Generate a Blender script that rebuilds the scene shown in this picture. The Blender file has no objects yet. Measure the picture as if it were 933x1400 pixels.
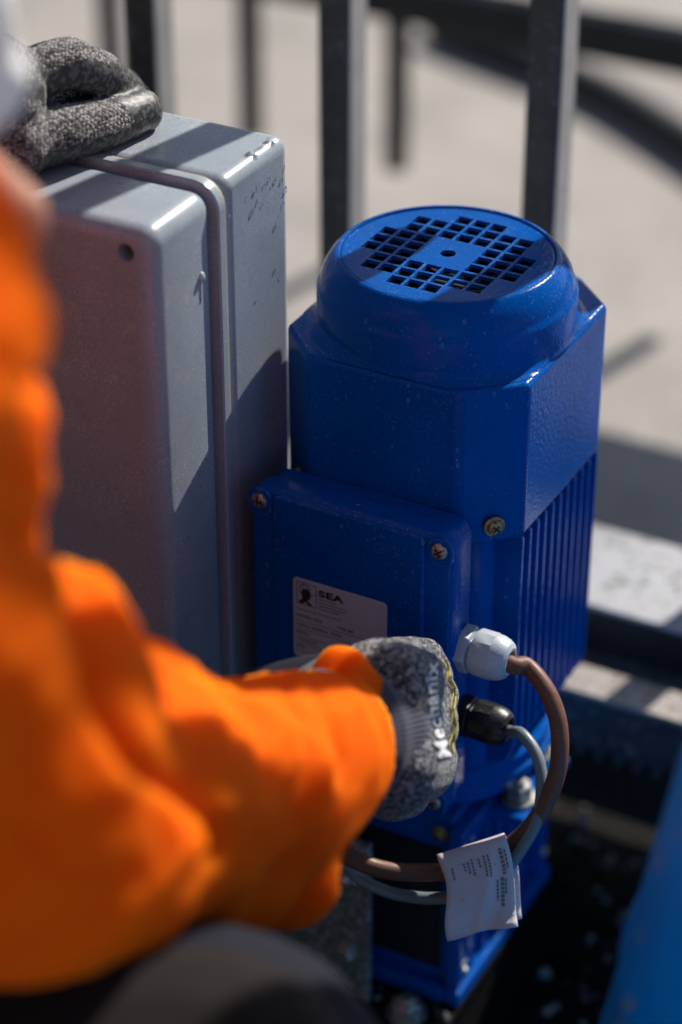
import bpy, bmesh, math, random
from mathutils import Vector, Matrix, noise
from mathutils.bvhtree import BVHTree
R = math.radians
PI = math.pi
random.seed(7)
S = bpy.context.scene
C = S.collection

# ------------------------------------------------------------------ camera
CAM_H = 1.02
PITCH = R(32)
cd = bpy.data.cameras.new('camera')
cam = bpy.data.objects.new('camera', cd)
C.objects.link(cam)
S.camera = cam
cam.location = (0, 0, CAM_H)
cam.rotation_euler = (PI / 2 - PITCH, 0, 0)
cd.sensor_fit = 'VERTICAL'
cd.sensor_height = 36
cd.sensor_width = 24
cd.lens = 85
cd.clip_start = 0.05
cd.clip_end = 500
cd.dof.use_dof = True
cd.dof.focus_distance = 1.17
cd.dof.aperture_fstop = 2.9
cd.dof.aperture_blades = 9

# ------------------------------------------------------------------ light
SUN_AZ = 40.5            # degrees from +Y towards +X
SUN_EL = 39.0
W = bpy.data.worlds.new("World")
S.world = W
W.use_nodes = True
wn = W.node_tree
bgn = wn.nodes['Background']
sky = wn.nodes.new('ShaderNodeTexSky')
sky.sky_type = 'NISHITA'
sky.sun_disc = False
sky.sun_elevation = R(SUN_EL)
sky.sun_rotation = R(SUN_AZ)
sky.air_density = 1.0
sky.dust_density = 1.0
wn.links.new(sky.outputs[0], bgn.inputs[0])
bgn.inputs[1].default_value = 0.078
sl = bpy.data.lights.new('sun', 'SUN')
sun = bpy.data.objects.new('sun', sl)
C.objects.link(sun)
sl.energy = 4.8
sl.angle = R(0.53)
sl.color = (1.0, 0.94, 0.86)
sd = Vector((math.sin(R(SUN_AZ)) * math.cos(R(SUN_EL)), math.cos(R(SUN_AZ)) * math.cos(R(SUN_EL)), math.sin(R(SUN_EL))))
sun.rotation_euler = sd.to_track_quat('Z', 'Y').to_euler()
S.view_settings.view_transform = 'Standard'
S.view_settings.look = 'None'
S.view_settings.exposure = 0.35
S.view_settings.gamma = 1.0
S.cycles.use_denoising = True
S.cycles.sample_clamp_indirect = 6
S.render.engine = 'CYCLES'

# ------------------------------------------------------------------ frames
# everything that stands square to the gate is written in millimetres from
# the top centre of the motor: x along the gate, y away through it, z up
YAW = R(-28)
O = Vector((0.05274, 1.0769, 0.4978))
XA = Vector((math.cos(YAW), math.sin(YAW), 0))
YA = Vector((-math.sin(YAW), math.cos(YAW), 0))
GROUND = -498.0

def L(x, y, z):
    return O + XA * (x / 1000) + YA * (y / 1000) + Vector((0, 0, z / 1000))

FW = Vector((0, math.cos(PITCH), -math.sin(PITCH)))
UP = Vector((0, math.sin(PITCH), math.cos(PITCH)))
FP = 85 / 36 * 1400

def P(px, py, t):
    """a place in the yard, read off the photograph at a distance of t metres"""
    return Vector((0, 0, CAM_H)) + FW * t + Vector((1, 0, 0)) * ((px - 466.5) / FP * t) + UP * ((700 - py) / FP * t)

# ------------------------------------------------------------------ materials
def newmat(name):
    m = bpy.data.materials.new(name)
    m.use_nodes = True
    nt = m.node_tree
    return m, nt, nt.nodes['Principled BSDF']

def nd(nt, t, **kw):
    n = nt.nodes.new(t)
    for k, v in kw.items():
        setattr(n, k, v)
    return n

def coords(nt, scale=1.0):
    tc = nd(nt, 'ShaderNodeTexCoord')
    mp = nd(nt, 'ShaderNodeMapping')
    if isinstance(scale, (int, float)):
        scale = (scale,) * 3
    mp.inputs['Scale'].default_value = scale
    nt.links.new(tc.outputs['Object'], mp.inputs[0])
    return mp.outputs[0]

def noise_n(nt, vec, scale, detail=4, rough=0.6):
    n = nd(nt, 'ShaderNodeTexNoise')
    n.inputs['Scale'].default_value = scale
    n.inputs['Detail'].default_value = detail
    n.inputs['Roughness'].default_value = rough
    nt.links.new(vec, n.inputs['Vector'])
    return n.outputs['Fac']

def ramp(nt, fac, stops):
    r = nd(nt, 'ShaderNodeValToRGB')
    e = r.color_ramp.elements
    e[0].position, e[0].color = stops[0][0], (*stops[0][1], 1)
    e[1].position, e[1].color = stops[-1][0], (*stops[-1][1], 1)
    for p, c in stops[1:-1]:
        k = e.new(p)
        k.color = (*c, 1)
    nt.links.new(fac, r.inputs[0])
    return r.outputs[0]

def mixc(nt, fac, a, b):
    m = nd(nt, 'ShaderNodeMix', data_type='RGBA')
    if isinstance(fac, float):
        m.inputs[0].default_value = fac
    else:
        nt.links.new(fac, m.inputs[0])
    for s, v in ((6, a), (7, b)):
        if isinstance(v, tuple):
            m.inputs[s].default_value = (*v, 1)
        else:
            nt.links.new(v, m.inputs[s])
    return m.outputs[2]

def bump(nt, b, h, strength, dist=0.001):
    n = nd(nt, 'ShaderNodeBump')
    n.inputs['Strength'].default_value = strength
    n.inputs['Distance'].default_value = dist
    nt.links.new(h, n.inputs['Height'])
    nt.links.new(n.outputs[0], b.inputs['Normal'])
    return n

g3 = lambda v: (v, v, v)

def mat_worn(name, col, rough, spec_col, speck=0.62, speck_scale=900, bscale=700, bstr=0.25, bdist=0.0003,
             metallic=0.0, patch=0.12, coat=0.0, ior=1.5, spec=0.5):
    """paint or plastic with faint blotches, dust specks and a fine grain"""
    m, nt, b = newmat(name)
    v = coords(nt)
    big = noise_n(nt, v, 14, 5, 0.65)
    base = mixc(nt, ramp(nt, big, [(0.35, g3(0)), (0.7, g3(1))]), tuple(c * (1 - patch) for c in col), tuple(min(1, c * (1 + patch)) for c in col))
    sp = noise_n(nt, v, speck_scale, 1, 0.5)
    cl = noise_n(nt, v, 30, 3, 0.7)
    a = nd(nt, 'ShaderNodeMath', operation='MULTIPLY_ADD')
    nt.links.new(cl, a.inputs[0])
    a.inputs[1].default_value = 0.35
    nt.links.new(sp, a.inputs[2])
    lo = speck + 0.19
    mask = ramp(nt, a.outputs[0], [(lo, g3(0)), (min(1, lo + 0.05), g3(1))])
    nt.links.new(mixc(nt, mask, base, spec_col), b.inputs['Base Color'])
    rg = noise_n(nt, v, 45, 4, 0.7)
    mr = nd(nt, 'ShaderNodeMapRange')
    nt.links.new(rg, mr.inputs[0])
    mr.inputs[1].default_value = 0.3
    mr.inputs[2].default_value = 0.7
    mr.inputs[3].default_value = rough * 0.75
    mr.inputs[4].default_value = min(1, rough * 1.35)
    nt.links.new(mr.outputs[0], b.inputs['Roughness'])
    b.inputs['Metallic'].default_value = metallic
    b.inputs['Coat Weight'].default_value = coat
    b.inputs['Coat Roughness'].default_value = 0.12
    b.inputs['IOR'].default_value = ior
    b.inputs['Specular IOR Level'].default_value = spec
    bump(nt, b, noise_n(nt, v, bscale, 2, 0.5), bstr, bdist)
    return m

def edge_wear(m, col, radius=0.0011, amount=0.8, lo=0.004):
    """paint rubbed thin and dusty along the edges"""
    nt = m.node_tree
    b = nt.nodes['Principled BSDF']
    old = b.inputs['Base Color'].links[0].from_socket
    bv = nd(nt, 'ShaderNodeBevel', samples=4)
    bv.inputs['Radius'].default_value = radius
    ge = nd(nt, 'ShaderNodeNewGeometry')
    dt = nd(nt, 'ShaderNodeVectorMath', operation='DOT_PRODUCT')
    nt.links.new(bv.outputs[0], dt.inputs[0])
    nt.links.new(ge.outputs['Normal'], dt.inputs[1])
    inv = nd(nt, 'ShaderNodeMath', operation='SUBTRACT')
    inv.inputs[0].default_value = 1
    nt.links.new(dt.outputs['Value'], inv.inputs[1])
    e = ramp(nt, inv.outputs[0], [(lo, g3(0)), (lo + 0.05, g3(1))])
    v = coords(nt)
    n = ramp(nt, noise_n(nt, v, 260, 4, 0.8), [(0.47, g3(0)), (0.62, g3(amount))])
    mu = nd(nt, 'ShaderNodeMath', operation='MULTIPLY')
    nt.links.new(e, mu.inputs[0])
    nt.links.new(n, mu.inputs[1])
    nt.links.new(mixc(nt, mu.outputs[0], old, col), b.inputs['Base Color'])

def dried_drops(m, col, scale=170, amount=0.5):
    """ring-edged marks left by dried water, gathered in patches"""
    nt = m.node_tree
    b = nt.nodes['Principled BSDF']
    old = b.inputs['Base Color'].links[0].from_socket
    v = coords(nt, (1, 1, 0.6))
    vo = nd(nt, 'ShaderNodeTexVoronoi')
    vo.inputs['Scale'].default_value = scale
    nt.links.new(v, vo.inputs['Vector'])
    r_ = ramp(nt, vo.outputs['Distance'], [(0.10, g3(0.25)), (0.17, g3(1)), (0.22, g3(0))])
    p = ramp(nt, noise_n(nt, v, 22, 3, 0.7), [(0.52, g3(0)), (0.68, g3(amount))])
    sep = nd(nt, 'ShaderNodeSeparateColor')
    nt.links.new(vo.outputs['Color'], sep.inputs[0])
    pick = ramp(nt, sep.outputs[0], [(0.55, g3(0)), (0.65, g3(1))])
    m1 = nd(nt, 'ShaderNodeMath', operation='MULTIPLY')
    nt.links.new(r_, m1.inputs[0])
    nt.links.new(p, m1.inputs[1])
    m2 = nd(nt, 'ShaderNodeMath', operation='MULTIPLY')
    nt.links.new(m1.outputs[0], m2.inputs[0])
    nt.links.new(pick, m2.inputs[1])
    nt.links.new(mixc(nt, m2.outputs[0], old, col), b.inputs['Base Color'])

M = {}
M['blue'] = mat_worn('blue_enamel', (0.0, 0.078, 0.35), 0.19, (0.04, 0.14, 0.40), speck=0.665, speck_scale=900, bscale=420, bstr=0.5, bdist=0.0004, ior=1.45, spec=0.11)
dried_drops(M['blue'], (0.14, 0.30, 0.58), 230, 1.0)
dried_drops(M['blue'], (0.10, 0.26, 0.52), 520, 0.8)
edge_wear(M['blue'], (0.16, 0.30, 0.50), amount=0.55)
M['blue_worn'] = mat_worn('blue_enamel_chipped', (0.002, 0.055, 0.30), 0.4, (0.35, 0.42, 0.5), speck=0.46, speck_scale=420, bscale=400, bstr=0.4, bdist=0.0005)
M['grey'] = mat_worn('grey_plastic', (0.29, 0.335, 0.380), 0.30, (0.5, 0.5, 0.5), speck=0.60, speck_scale=1500, bscale=1500, bstr=0.18, bdist=0.0002, patch=0.08, spec=0.4)
dried_drops(M['grey'], (0.5, 0.52, 0.54), 260, 0.6)
M['seal'] = mat_worn('sealing_strip', (0.42, 0.36, 0.30), 0.6, (0.5, 0.45, 0.4))
M['black'] = mat_worn('black_paint', (0.005, 0.006, 0.009), 0.28, (0.06, 0.07, 0.09), speck=0.62, speck_scale=300, bscale=200, bstr=0.15, bdist=0.0005)
edge_wear(M['black'], (0.12, 0.12, 0.13), 0.002, 0.5)
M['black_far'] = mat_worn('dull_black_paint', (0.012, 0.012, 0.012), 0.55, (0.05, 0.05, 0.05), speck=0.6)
M['dark'] = mat_worn('black_cavity', (0.004, 0.005, 0.008), 0.8, (0.01, 0.01, 0.01))
M['fan'] = mat_worn('fan_plastic', (0.02, 0.022, 0.03), 0.5, (0.1, 0.1, 0.1))
M['copper'] = mat_worn('rusty_shaft', (0.40, 0.20, 0.13), 0.5, (0.6, 0.4, 0.3), metallic=0.4)
M['zinc'] = mat_worn('zinc_plated_steel', (0.55, 0.56, 0.52), 0.38, (0.25, 0.22, 0.16), speck=0.55, speck_scale=500, metallic=0.85)
M['brass'] = mat_worn('yellow_zinc_steel', (0.42, 0.33, 0.16), 0.4, (0.2, 0.12, 0.06), speck=0.5, speck_scale=700, metallic=0.8)
M['screw'] = mat_worn('rusting_screw', (0.42, 0.40, 0.37), 0.35, (0.26, 0.12, 0.07), speck=0.52, speck_scale=420, metallic=0.7)
M['slot'] = mat_worn('screw_slot', (0.02, 0.018, 0.015), 0.7, (0.05, 0.04, 0.03))
M['plate'] = mat_worn('galvanised_plate', (0.16, 0.18, 0.17), 0.5, (0.4, 0.42, 0.4), speck=0.52, speck_scale=350, metallic=0.5)
M['gland_white'] = mat_worn('pale_grey_nylon', (0.45, 0.50, 0.54), 0.38, (0.3, 0.32, 0.33), speck=0.68, bscale=900, patch=0.05)
M['gland_black'] = mat_worn('black_nylon', (0.008, 0.008, 0.009), 0.35, (0.05, 0.05, 0.05), bscale=900)
M['cable_brown'] = mat_worn('brown_cable_sheath', (0.165, 0.070, 0.040), 0.5, (0.30, 0.18, 0.12), speck=0.66, bscale=160, bstr=0.3, bdist=0.0006, spec=0.35)
M['cable_grey'] = mat_worn('grey_cable_sheath', (0.17, 0.21, 0.23), 0.38, (0.3, 0.33, 0.35), speck=0.68)
M['paper'] = mat_worn('white_label_film', (0.62, 0.55, 0.56), 0.45, (0.45, 0.38, 0.36), speck=0.70, speck_scale=700, bscale=60, bstr=0.4, bdist=0.001)
M['silver'] = mat_worn('silver_label', (0.44, 0.54, 0.57), 0.5, (0.35, 0.40, 0.42), metallic=0.0, bscale=900, speck=0.7)
M['ink'] = mat_worn('black_ink', (0.012, 0.012, 0.013), 0.5, (0.03, 0.03, 0.03))
M['ink_soft'] = mat_worn('faded_ink', (0.19, 0.17, 0.18), 0.6, (0.25, 0.22, 0.22))
M['cloud_blue'] = mat_worn('bright_blue_plastic', (0.0, 0.27, 0.85), 0.5, (0.15, 0.3, 0.5), speck=0.7, speck_scale=60, bscale=25, bstr=0.1, bdist=0.002, ior=1.4, spec=0.15)
M['rack'] = mat_worn('greased_steel', (0.11, 0.112, 0.12), 0.4, (0.3, 0.28, 0.25), speck=0.6, speck_scale=260, metallic=0.6)
M['lit_side'] = mat_worn('sunlit_bar_face', (0.46, 0.44, 0.42), 0.4, (0.2, 0.2, 0.2), speck=0.6, metallic=0.2)  # pale tone stands for sunlight on one side of the bars
M['ledge'] = mat_worn('pale_beige_steel', (0.36, 0.33, 0.30), 0.5, (0.2, 0.17, 0.14), speck=0.5, speck_scale=300, metallic=0.2)
M['beam'] = mat_worn('sunlit_beam_top', (0.40, 0.40, 0.41), 0.5, (0.2, 0.2, 0.2), speck=0.58, speck_scale=200)  # pale tone for the sunlit top of the bottom beam
M['skin'] = mat_worn('tanned_skin', (0.42, 0.20, 0.13), 0.5, (0.5, 0.3, 0.22), speck=0.7, bscale=300)
M['skin'].node_tree.nodes['Principled BSDF'].inputs['Subsurface Weight'].default_value = 0.1
M['helmet'] = mat_worn('white_helmet_plastic', (0.78, 0.78, 0.80), 0.3, (0.6, 0.6, 0.6), speck=0.7, bstr=0.05)
M['yellow'] = mat_worn('yellow_thread', (0.48, 0.38, 0.03), 0.6, (0.4, 0.3, 0.02))
M['white_print'] = mat_worn('pale_grey_print', (0.75, 0.75, 0.78), 0.6, (0.5, 0.5, 0.5), speck=0.6)

def mat_cloth(name, col, weave=900, rough=0.85, sheen=0.06, patch=0.15, spec=0.15):
    m, nt, b = newmat(name)
    v = coords(nt)
    n = noise_n(nt, v, 9, 4)
    nt.links.new(mixc(nt, ramp(nt, n, [(0.3, g3(0)), (0.7, g3(1))]), tuple(c * (1 - patch) for c in col), tuple(c * (1 + patch) for c in col)), b.inputs['Base Color'])
    b.inputs['Roughness'].default_value = rough
    b.inputs['Sheen Weight'].default_value = sheen
    b.inputs['Specular IOR Level'].default_value = spec
    bump(nt, b, noise_n(nt, v, weave, 1), 0.3, 0.0006)
    return m
M['orange'] = mat_cloth('orange_workwear', (0.80, 0.108, 0.003), patch=0.06, sheen=0.0, spec=0.05)
_b = M['orange'].node_tree.nodes['Principled BSDF']      # thin unlined cloth: light soaks through it
_b.inputs['Subsurface Weight'].default_value = 0.65
_b.inputs['Subsurface Radius'].default_value = (1.0, 0.55, 0.1)
_b.inputs['Subsurface Scale'].default_value = 0.045
M['navy'] = mat_cloth('navy_workwear', (0.008, 0.009, 0.018))
M['knee'] = mat_cloth('brown_grey_canvas', (0.010, 0.007, 0.006))

def mat_knit(name, dark, light, scale, split=0.5):
    """knitted yarn: rows of small loops, each with its own shade"""
    m, nt, b = newmat(name)
    v = coords(nt, (scale, scale * 0.75, scale * 1.25))
    wob = nd(nt, 'ShaderNodeTexNoise')
    wob.inputs['Scale'].default_value = 0.35
    nt.links.new(v, wob.inputs['Vector'])
    add = nd(nt, 'ShaderNodeVectorMath', operation='MULTIPLY_ADD')
    nt.links.new(wob.outputs['Color'], add.inputs[0])
    add.inputs[1].default_value = (1.2, 1.2, 1.2)
    nt.links.new(v, add.inputs[2])
    vo = nd(nt, 'ShaderNodeTexVoronoi')
    vo.inputs['Scale'].default_value = 1.0
    vo.inputs['Randomness'].default_value = 0.45
    nt.links.new(add.outputs[0], vo.inputs['Vector'])
    sep = nd(nt, 'ShaderNodeSeparateColor')
    nt.links.new(vo.outputs['Color'], sep.inputs[0])
    shade = ramp(nt, sep.outputs[0], [(split - 0.25, dark), (split + 0.2, light)])
    edge = ramp(nt, vo.outputs['Distance'], [(0.35, g3(1)), (0.75, g3(0.12))])
    mm = nd(nt, 'ShaderNodeMix', data_type='RGBA', blend_type='MULTIPLY')
    mm.inputs[0].default_value = 1
    nt.links.new(shade, mm.inputs[6])
    nt.links.new(edge, mm.inputs[7])
    nt.links.new(mm.outputs[2], b.inputs['Base Color'])
    b.inputs['Roughness'].default_value = 0.9
    b.inputs['Sheen Weight'].default_value = 0.25
    inv = nd(nt, 'ShaderNodeMath', operation='SUBTRACT')
    inv.inputs[0].default_value = 1
    nt.links.new(vo.outputs['Distance'], inv.inputs[1])
    bump(nt, b, inv.outputs[0], 1.0, 0.0009)
    return m
M['knit'] = mat_knit('grey_knit', (0.02, 0.02, 0.023), (0.33, 0.305, 0.295), 620, 0.42)
M['knit_dark'] = mat_knit('dark_salt_and_pepper_knit', (0.003, 0.003, 0.004), (0.37, 0.37, 0.39), 640, 0.62)
M['nitrile'] = mat_worn('grey_black_nitrile', (0.030, 0.030, 0.031), 0.5, (0.10, 0.10, 0.10), speck=0.5, speck_scale=400, bscale=350, bstr=0.5, bdist=0.0008)

def mat_rib(name, dark, light, n):
    m, nt, b = newmat(name)
    at = nd(nt, 'ShaderNodeUVMap')
    sp = nd(nt, 'ShaderNodeSeparateXYZ')
    nt.links.new(at.outputs[0], sp.inputs[0])
    mu = nd(nt, 'ShaderNodeMath', operation='MULTIPLY')
    nt.links.new(sp.outputs[0], mu.inputs[0])
    mu.inputs[1].default_value = n * 2 * PI
    si = nd(nt, 'ShaderNodeMath', operation='SINE')
    nt.links.new(mu.outputs[0], si.inputs[0])
    mr = nd(nt, 'ShaderNodeMapRange')
    mr.inputs[1].default_value = -1
    nt.links.new(si.outputs[0], mr.inputs[0])
    nt.links.new(mixc(nt, mr.outputs[0], dark, light), b.inputs['Base Color'])
    b.inputs['Roughness'].default_value = 0.9
    b.inputs['Sheen Weight'].default_value = 0.3
    bump(nt, b, mr.outputs[0], 0.8, 0.0008)
    return m
M['rib'] = mat_rib('navy_rib_knit', (0.006, 0.008, 0.018), (0.055, 0.06, 0.10), 95)

def mat_ground():
    m, nt, b = newmat('pale_paving')
    v = coords(nt)
    n1 = noise_n(nt, v, 3.0, 6, 0.6)
    n2 = noise_n(nt, v, 260, 3, 0.7)
    n3 = noise_n(nt, v, 14, 5, 0.75)
    n4 = noise_n(nt, v, 7, 6, 0.75)
    c = mixc(nt, ramp(nt, n1, [(0.3, g3(0)), (0.7, g3(1))]), (0.31, 0.283, 0.256), (0.41, 0.372, 0.338))
    c = mixc(nt, ramp(nt, n2, [(0.55, g3(0)), (0.75, g3(0.5))]), c, (0.16, 0.145, 0.13))
    c = mixc(nt, ramp(nt, n3, [(0.6, g3(0)), (0.72, g3(0.35))]), c, (0.42, 0.38, 0.34))
    c = mixc(nt, ramp(nt, n4, [(0.48, g3(0)), (0.66, g3(0.55))]), c, (0.20, 0.185, 0.17))
    c = mixc(nt, ramp(nt, noise_n(nt, v, 60, 2, 0.5), [(0.68, g3(0)), (0.73, g3(0.8))]), c, (0.62, 0.6, 0.57))
    nt.links.new(c, b.inputs['Base Color'])
    b.inputs['Roughness'].default_value = 0.75
    bump(nt, b, n2, 0.5, 0.002)
    return m
M['ground'] = mat_ground()

def mat_shaded_dirt():
    m, nt, b = newmat('shaded_black_grit')  # dark soil, blackened further to hold the shade lying over it
    v = coords(nt)
    n1 = noise_n(nt, v, 12, 6, 0.7)
    n2 = noise_n(nt, v, 180, 4, 0.8)
    c = mixc(nt, n1, (0.003, 0.003, 0.003), (0.012, 0.010, 0.009))
    c = mixc(nt, ramp(nt, n2, [(0.66, g3(0)), (0.74, g3(1))]), c, (0.05, 0.05, 0.055))
    b.inputs['Specular IOR Level'].default_value = 0.1
    nt.links.new(c, b.inputs['Base Color'])
    b.inputs['Roughness'].default_value = 0.6
    bump(nt, b, n2, 1.0, 0.004)
    return m
M['shaded_dirt'] = mat_shaded_dirt()

mg, nt_, b_ = newmat('water')
b_.inputs['Base Color'].default_value = (1, 1, 1, 1)
b_.inputs['Roughness'].default_value = 0.02
b_.inputs['IOR'].default_value = 1.33
b_.inputs['Transmission Weight'].default_value = 1.0
M['water'] = mg

# ------------------------------------------------------------------ helpers
def tag(o, label=None, cat=None, group=None, kind=None):
    for k, v in (('label', label), ('category', cat), ('group', group), ('kind', kind)):
        if v:
            o[k] = v
    return o

def thing(name, label, cat, at_mm=(0, 0, 0), group=None, rz=0.0):
    o = bpy.data.objects.new(name, None)
    C.objects.link(o)
    o.empty_display_size = 0.02
    o.matrix_basis = Matrix.Translation(L(*at_mm)) @ Matrix.Rotation(YAW + rz, 4, 'Z')
    o['origin'] = [float(a) for a in at_mm]
    return tag(o, label, cat, group)

def link(name, bm, mat, parent=None, origin=None, smooth=True, angle=35, bevel=0, seg=3, recalc=True):
    """bm in mm in the gate frame -> ONE mesh object; parent carries the same frame"""
    if origin is None:
        origin = Vector(parent['origin']) if parent is not None else Vector((0, 0, 0))
    if recalc:
        bmesh.ops.recalc_face_normals(bm, faces=bm.faces)
    me = bpy.data.meshes.new(name)
    bmesh.ops.translate(bm, verts=bm.verts, vec=-Vector(origin))
    bmesh.ops.scale(bm, verts=bm.verts, vec=(0.001,) * 3)
    bm.to_mesh(me)
    bm.free()
    o = bpy.data.objects.new(name, me)
    C.objects.link(o)
    if parent is not None:
        o.parent = parent
        o['origin'] = [float(a) for a in origin]
    else:
        o.matrix_basis = Matrix.Translation(L(*origin)) @ Matrix.Rotation(YAW, 4, 'Z')
        o['origin'] = [float(a) for a in origin]
    me.materials.append(M[mat] if isinstance(mat, str) else mat)
    if smooth:
        me.shade_smooth()
        me.set_sharp_from_angle(angle=R(angle))
    if bevel:
        b = o.modifiers.new('bevel', 'BEVEL')
        b.width = bevel / 1000
        b.segments = seg
        b.limit_method = 'ANGLE'
        b.angle_limit = R(32)
        b.harden_normals = False
        me.shade_smooth()
        w = o.modifiers.new('wn', 'WEIGHTED_NORMAL')
        w.keep_sharp = True
    return o

def box(bm, x0, x1, y0, y1, z0, z1):
    m = Matrix.Translation(((x0 + x1) / 2, (y0 + y1) / 2, (z0 + z1) / 2)) @ Matrix.Diagonal((abs(x1 - x0), abs(y1 - y0), abs(z1 - z0), 1))
    return bmesh.ops.create_cube(bm, size=1, matrix=m)['verts']

def prism(bm, pts, z0, z1):
    a = [bm.verts.new((x, y, z0)) for x, y in pts]
    b = [bm.verts.new((x, y, z1)) for x, y in pts]
    n = len(pts)
    bm.faces.new(list(reversed(a)))
    bm.faces.new(b)
    for i in range(n):
        bm.faces.new((a[i], a[(i + 1) % n], b[(i + 1) % n], b[i]))

def frame_for(axis):
    ax = Vector(axis).normalized()
    h = Vector((0, 0, 1)) if abs(ax.z) < 0.9 else Vector((0, 1, 0))
    u = ax.cross(h).normalized()
    return u, ax.cross(u).normalized(), ax

def lathe(bm, prof, n=48, centre=(0, 0, 0), axis=(0, 0, 1), cap0=False, cap1=False, sides=None):
    """revolve (radius, height) points about an axis"""
    if abs(Vector(axis).normalized().z) > 0.999:
        u, v, w = Vector((1, 0, 0)), Vector((0, 1, 0)), Vector((0, 0, 1 if axis[2] > 0 else -1))
    else:
        u, v, w = frame_for(axis)
    c = Vector(centre)
    rings = []
    for r, h in prof:
        rings.append([bm.verts.new(c + w * h + (u * math.cos(2 * PI * i / n) + v * math.sin(2 * PI * i / n)) * r) for i in range(n)])
    for a, b in zip(rings, rings[1:]):
        for i in range(n):
            bm.faces.new((a[i], a[(i + 1) % n], b[(i + 1) % n], b[i]))
    if cap0:
        bm.faces.new(rings[0])
    if cap1:
        bm.faces.new(rings[-1])
    return rings

def catmull(pts, per=8):
    pts = [Vector(p) for p in pts]
    out = []
    q = [pts[0] * 2 - pts[1]] + pts + [pts[-1] * 2 - pts[-2]]
    for i in range(1, len(q) - 2):
        for k in range(per):
            t = k / per
            a, b, c, d = q[i - 1], q[i], q[i + 1], q[i + 2]
            out.append(0.5 * ((2 * b) + (c - a) * t + (2 * a - 5 * b + 4 * c - d) * t * t + (3 * b - a - 3 * c + d) * t ** 3))
    out.append(pts[-1])
    return out

def tube(bm, pts, rad, n=14, uv=False):
    """swept round section; rad a number or one per point"""
    pts = [Vector(p) for p in pts]
    rs = rad if isinstance(rad, (list, tuple)) else [rad] * len(pts)
    t0 = (pts[1] - pts[0]).normalized()
    u = t0.orthogonal().normalized()
    rings = []
    for i, p in enumerate(pts):
        t = (pts[min(i + 1, len(pts) - 1)] - pts[max(i - 1, 0)]).normalized()
        u = (u - t * u.dot(t)).normalized()
        v = t.cross(u)
        rings.append([bm.verts.new(p + (u * math.cos(2 * PI * k / n) + v * math.sin(2 * PI * k / n)) * rs[i]) for k in range(n)])
    lay = bm.loops.layers.uv.verify() if uv else None
    for j, (a, b) in enumerate(zip(rings, rings[1:])):
        for i in range(n):
            f = bm.faces.new((a[i], a[(i + 1) % n], b[(i + 1) % n], b[i]))
            if uv:
                for lp, (uu, vv) in zip(f.loops, ((i, j), (i + 1, j), (i + 1, j + 1), (i, j + 1))):
                    lp[lay].uv = (uu / n, vv / len(pts))
    bm.faces.new(rings[0])
    bm.faces.new(rings[-1])
    return rings

def rbox_pts(x0, x1, y0, y1, r, n=6):
    out = []
    for cx, cy, a0 in ((x1 - r, y1 - r, 0), (x0 + r, y1 - r, 90), (x0 + r, y0 + r, 180), (x1 - r, y0 + r, 270)):
        for k in range(n + 1):
            a = R(a0 + 90 * k / n)
            out.append((cx + r * math.cos(a), cy + r * math.sin(a)))
    return out

def slab_y(bm, x0, x1, z0, z1, r, rings, n=6):
    """rounded-corner panel facing -y: rings = [(y, inset)...] from back to front, capped at both ends"""
    prev = None
    allr = []
    for y, ins in rings:
        pts = rbox_pts(x0 + ins, x1 - ins, z0 + ins, z1 - ins, max(r - ins, 0.4), n)
        ring = [bm.verts.new((a, y, b)) for a, b in pts]
        if prev:
            for i in range(len(ring)):
                bm.faces.new((prev[i], prev[(i + 1) % len(ring)], ring[(i + 1) % len(ring)], ring[i]))
        prev = ring
        allr.append(ring)
    bm.faces.new(allr[0])
    bm.faces.new(allr[-1])

def evaluated(o):
    dg = bpy.context.evaluated_depsgraph_get()
    me = bpy.data.meshes.new_from_object(o.evaluated_get(dg))
    return me

def bake(o):
    """replace the mesh by the result of its modifiers"""
    me = evaluated(o)
    o.modifiers.clear()
    o.data = me
    return o

def text_mesh(body, size, bold=0.0, spacing=1.0, align='LEFT'):
    cu = bpy.data.curves.new('lettering', 'FONT')
    cu.body = body
    cu.size = size
    cu.offset = bold
    cu.space_character = spacing
    cu.align_x = align
    cu.resolution_u = 3
    o = bpy.data.objects.new('lettering', cu)
    C.objects.link(o)
    me = evaluated(o)
    bpy.data.objects.remove(o)
    return me

# ------------------------------------------------------------------ setting
bm = bmesh.new()
vs = [bm.verts.new(v) for v in ((-60000, -60000, GROUND), (60000, -60000, GROUND), (60000, 60000, GROUND), (-60000, 60000, GROUND))]
bm.faces.new(vs)
gr = link('ground', bm, 'ground', None, (0, 0, GROUND), smooth=False)
tag(gr, kind='structure')

bm = bmesh.new()
N = 60
x0, x1, y0, y1 = -1500, 1500, -900, 330
grid = [[None] * (N + 1) for _ in range(N + 1)]
for i in range(N + 1):
    for j in range(N + 1):
        x = x0 + (x1 - x0) * i / N
        y = y0 + (y1 - y0) * j / N
        h = 4 + 14 * max(0, noise.noise(Vector((x, y, 0)) / 90)) + 5 * abs(noise.noise(Vector((x, y, 5)) / 25))
        if i in (0, N) or j in (0, N):
            h = -2
            x += 12 * noise.noise(Vector((x, y, 3)) / 60)
            y += 14 * noise.noise(Vector((x, y, 9)) / 60)
        grid[i][j] = bm.verts.new((x, y, GROUND + h))
for i in range(N):
    for j in range(N):
        bm.faces.new((grid[i][j], grid[i + 1][j], grid[i + 1][j + 1], grid[i][j + 1]))
tag(link('shaded_dirt_ground', bm, 'shaded_dirt', None, (0, 0, GROUND), angle=60), kind='structure')

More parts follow.
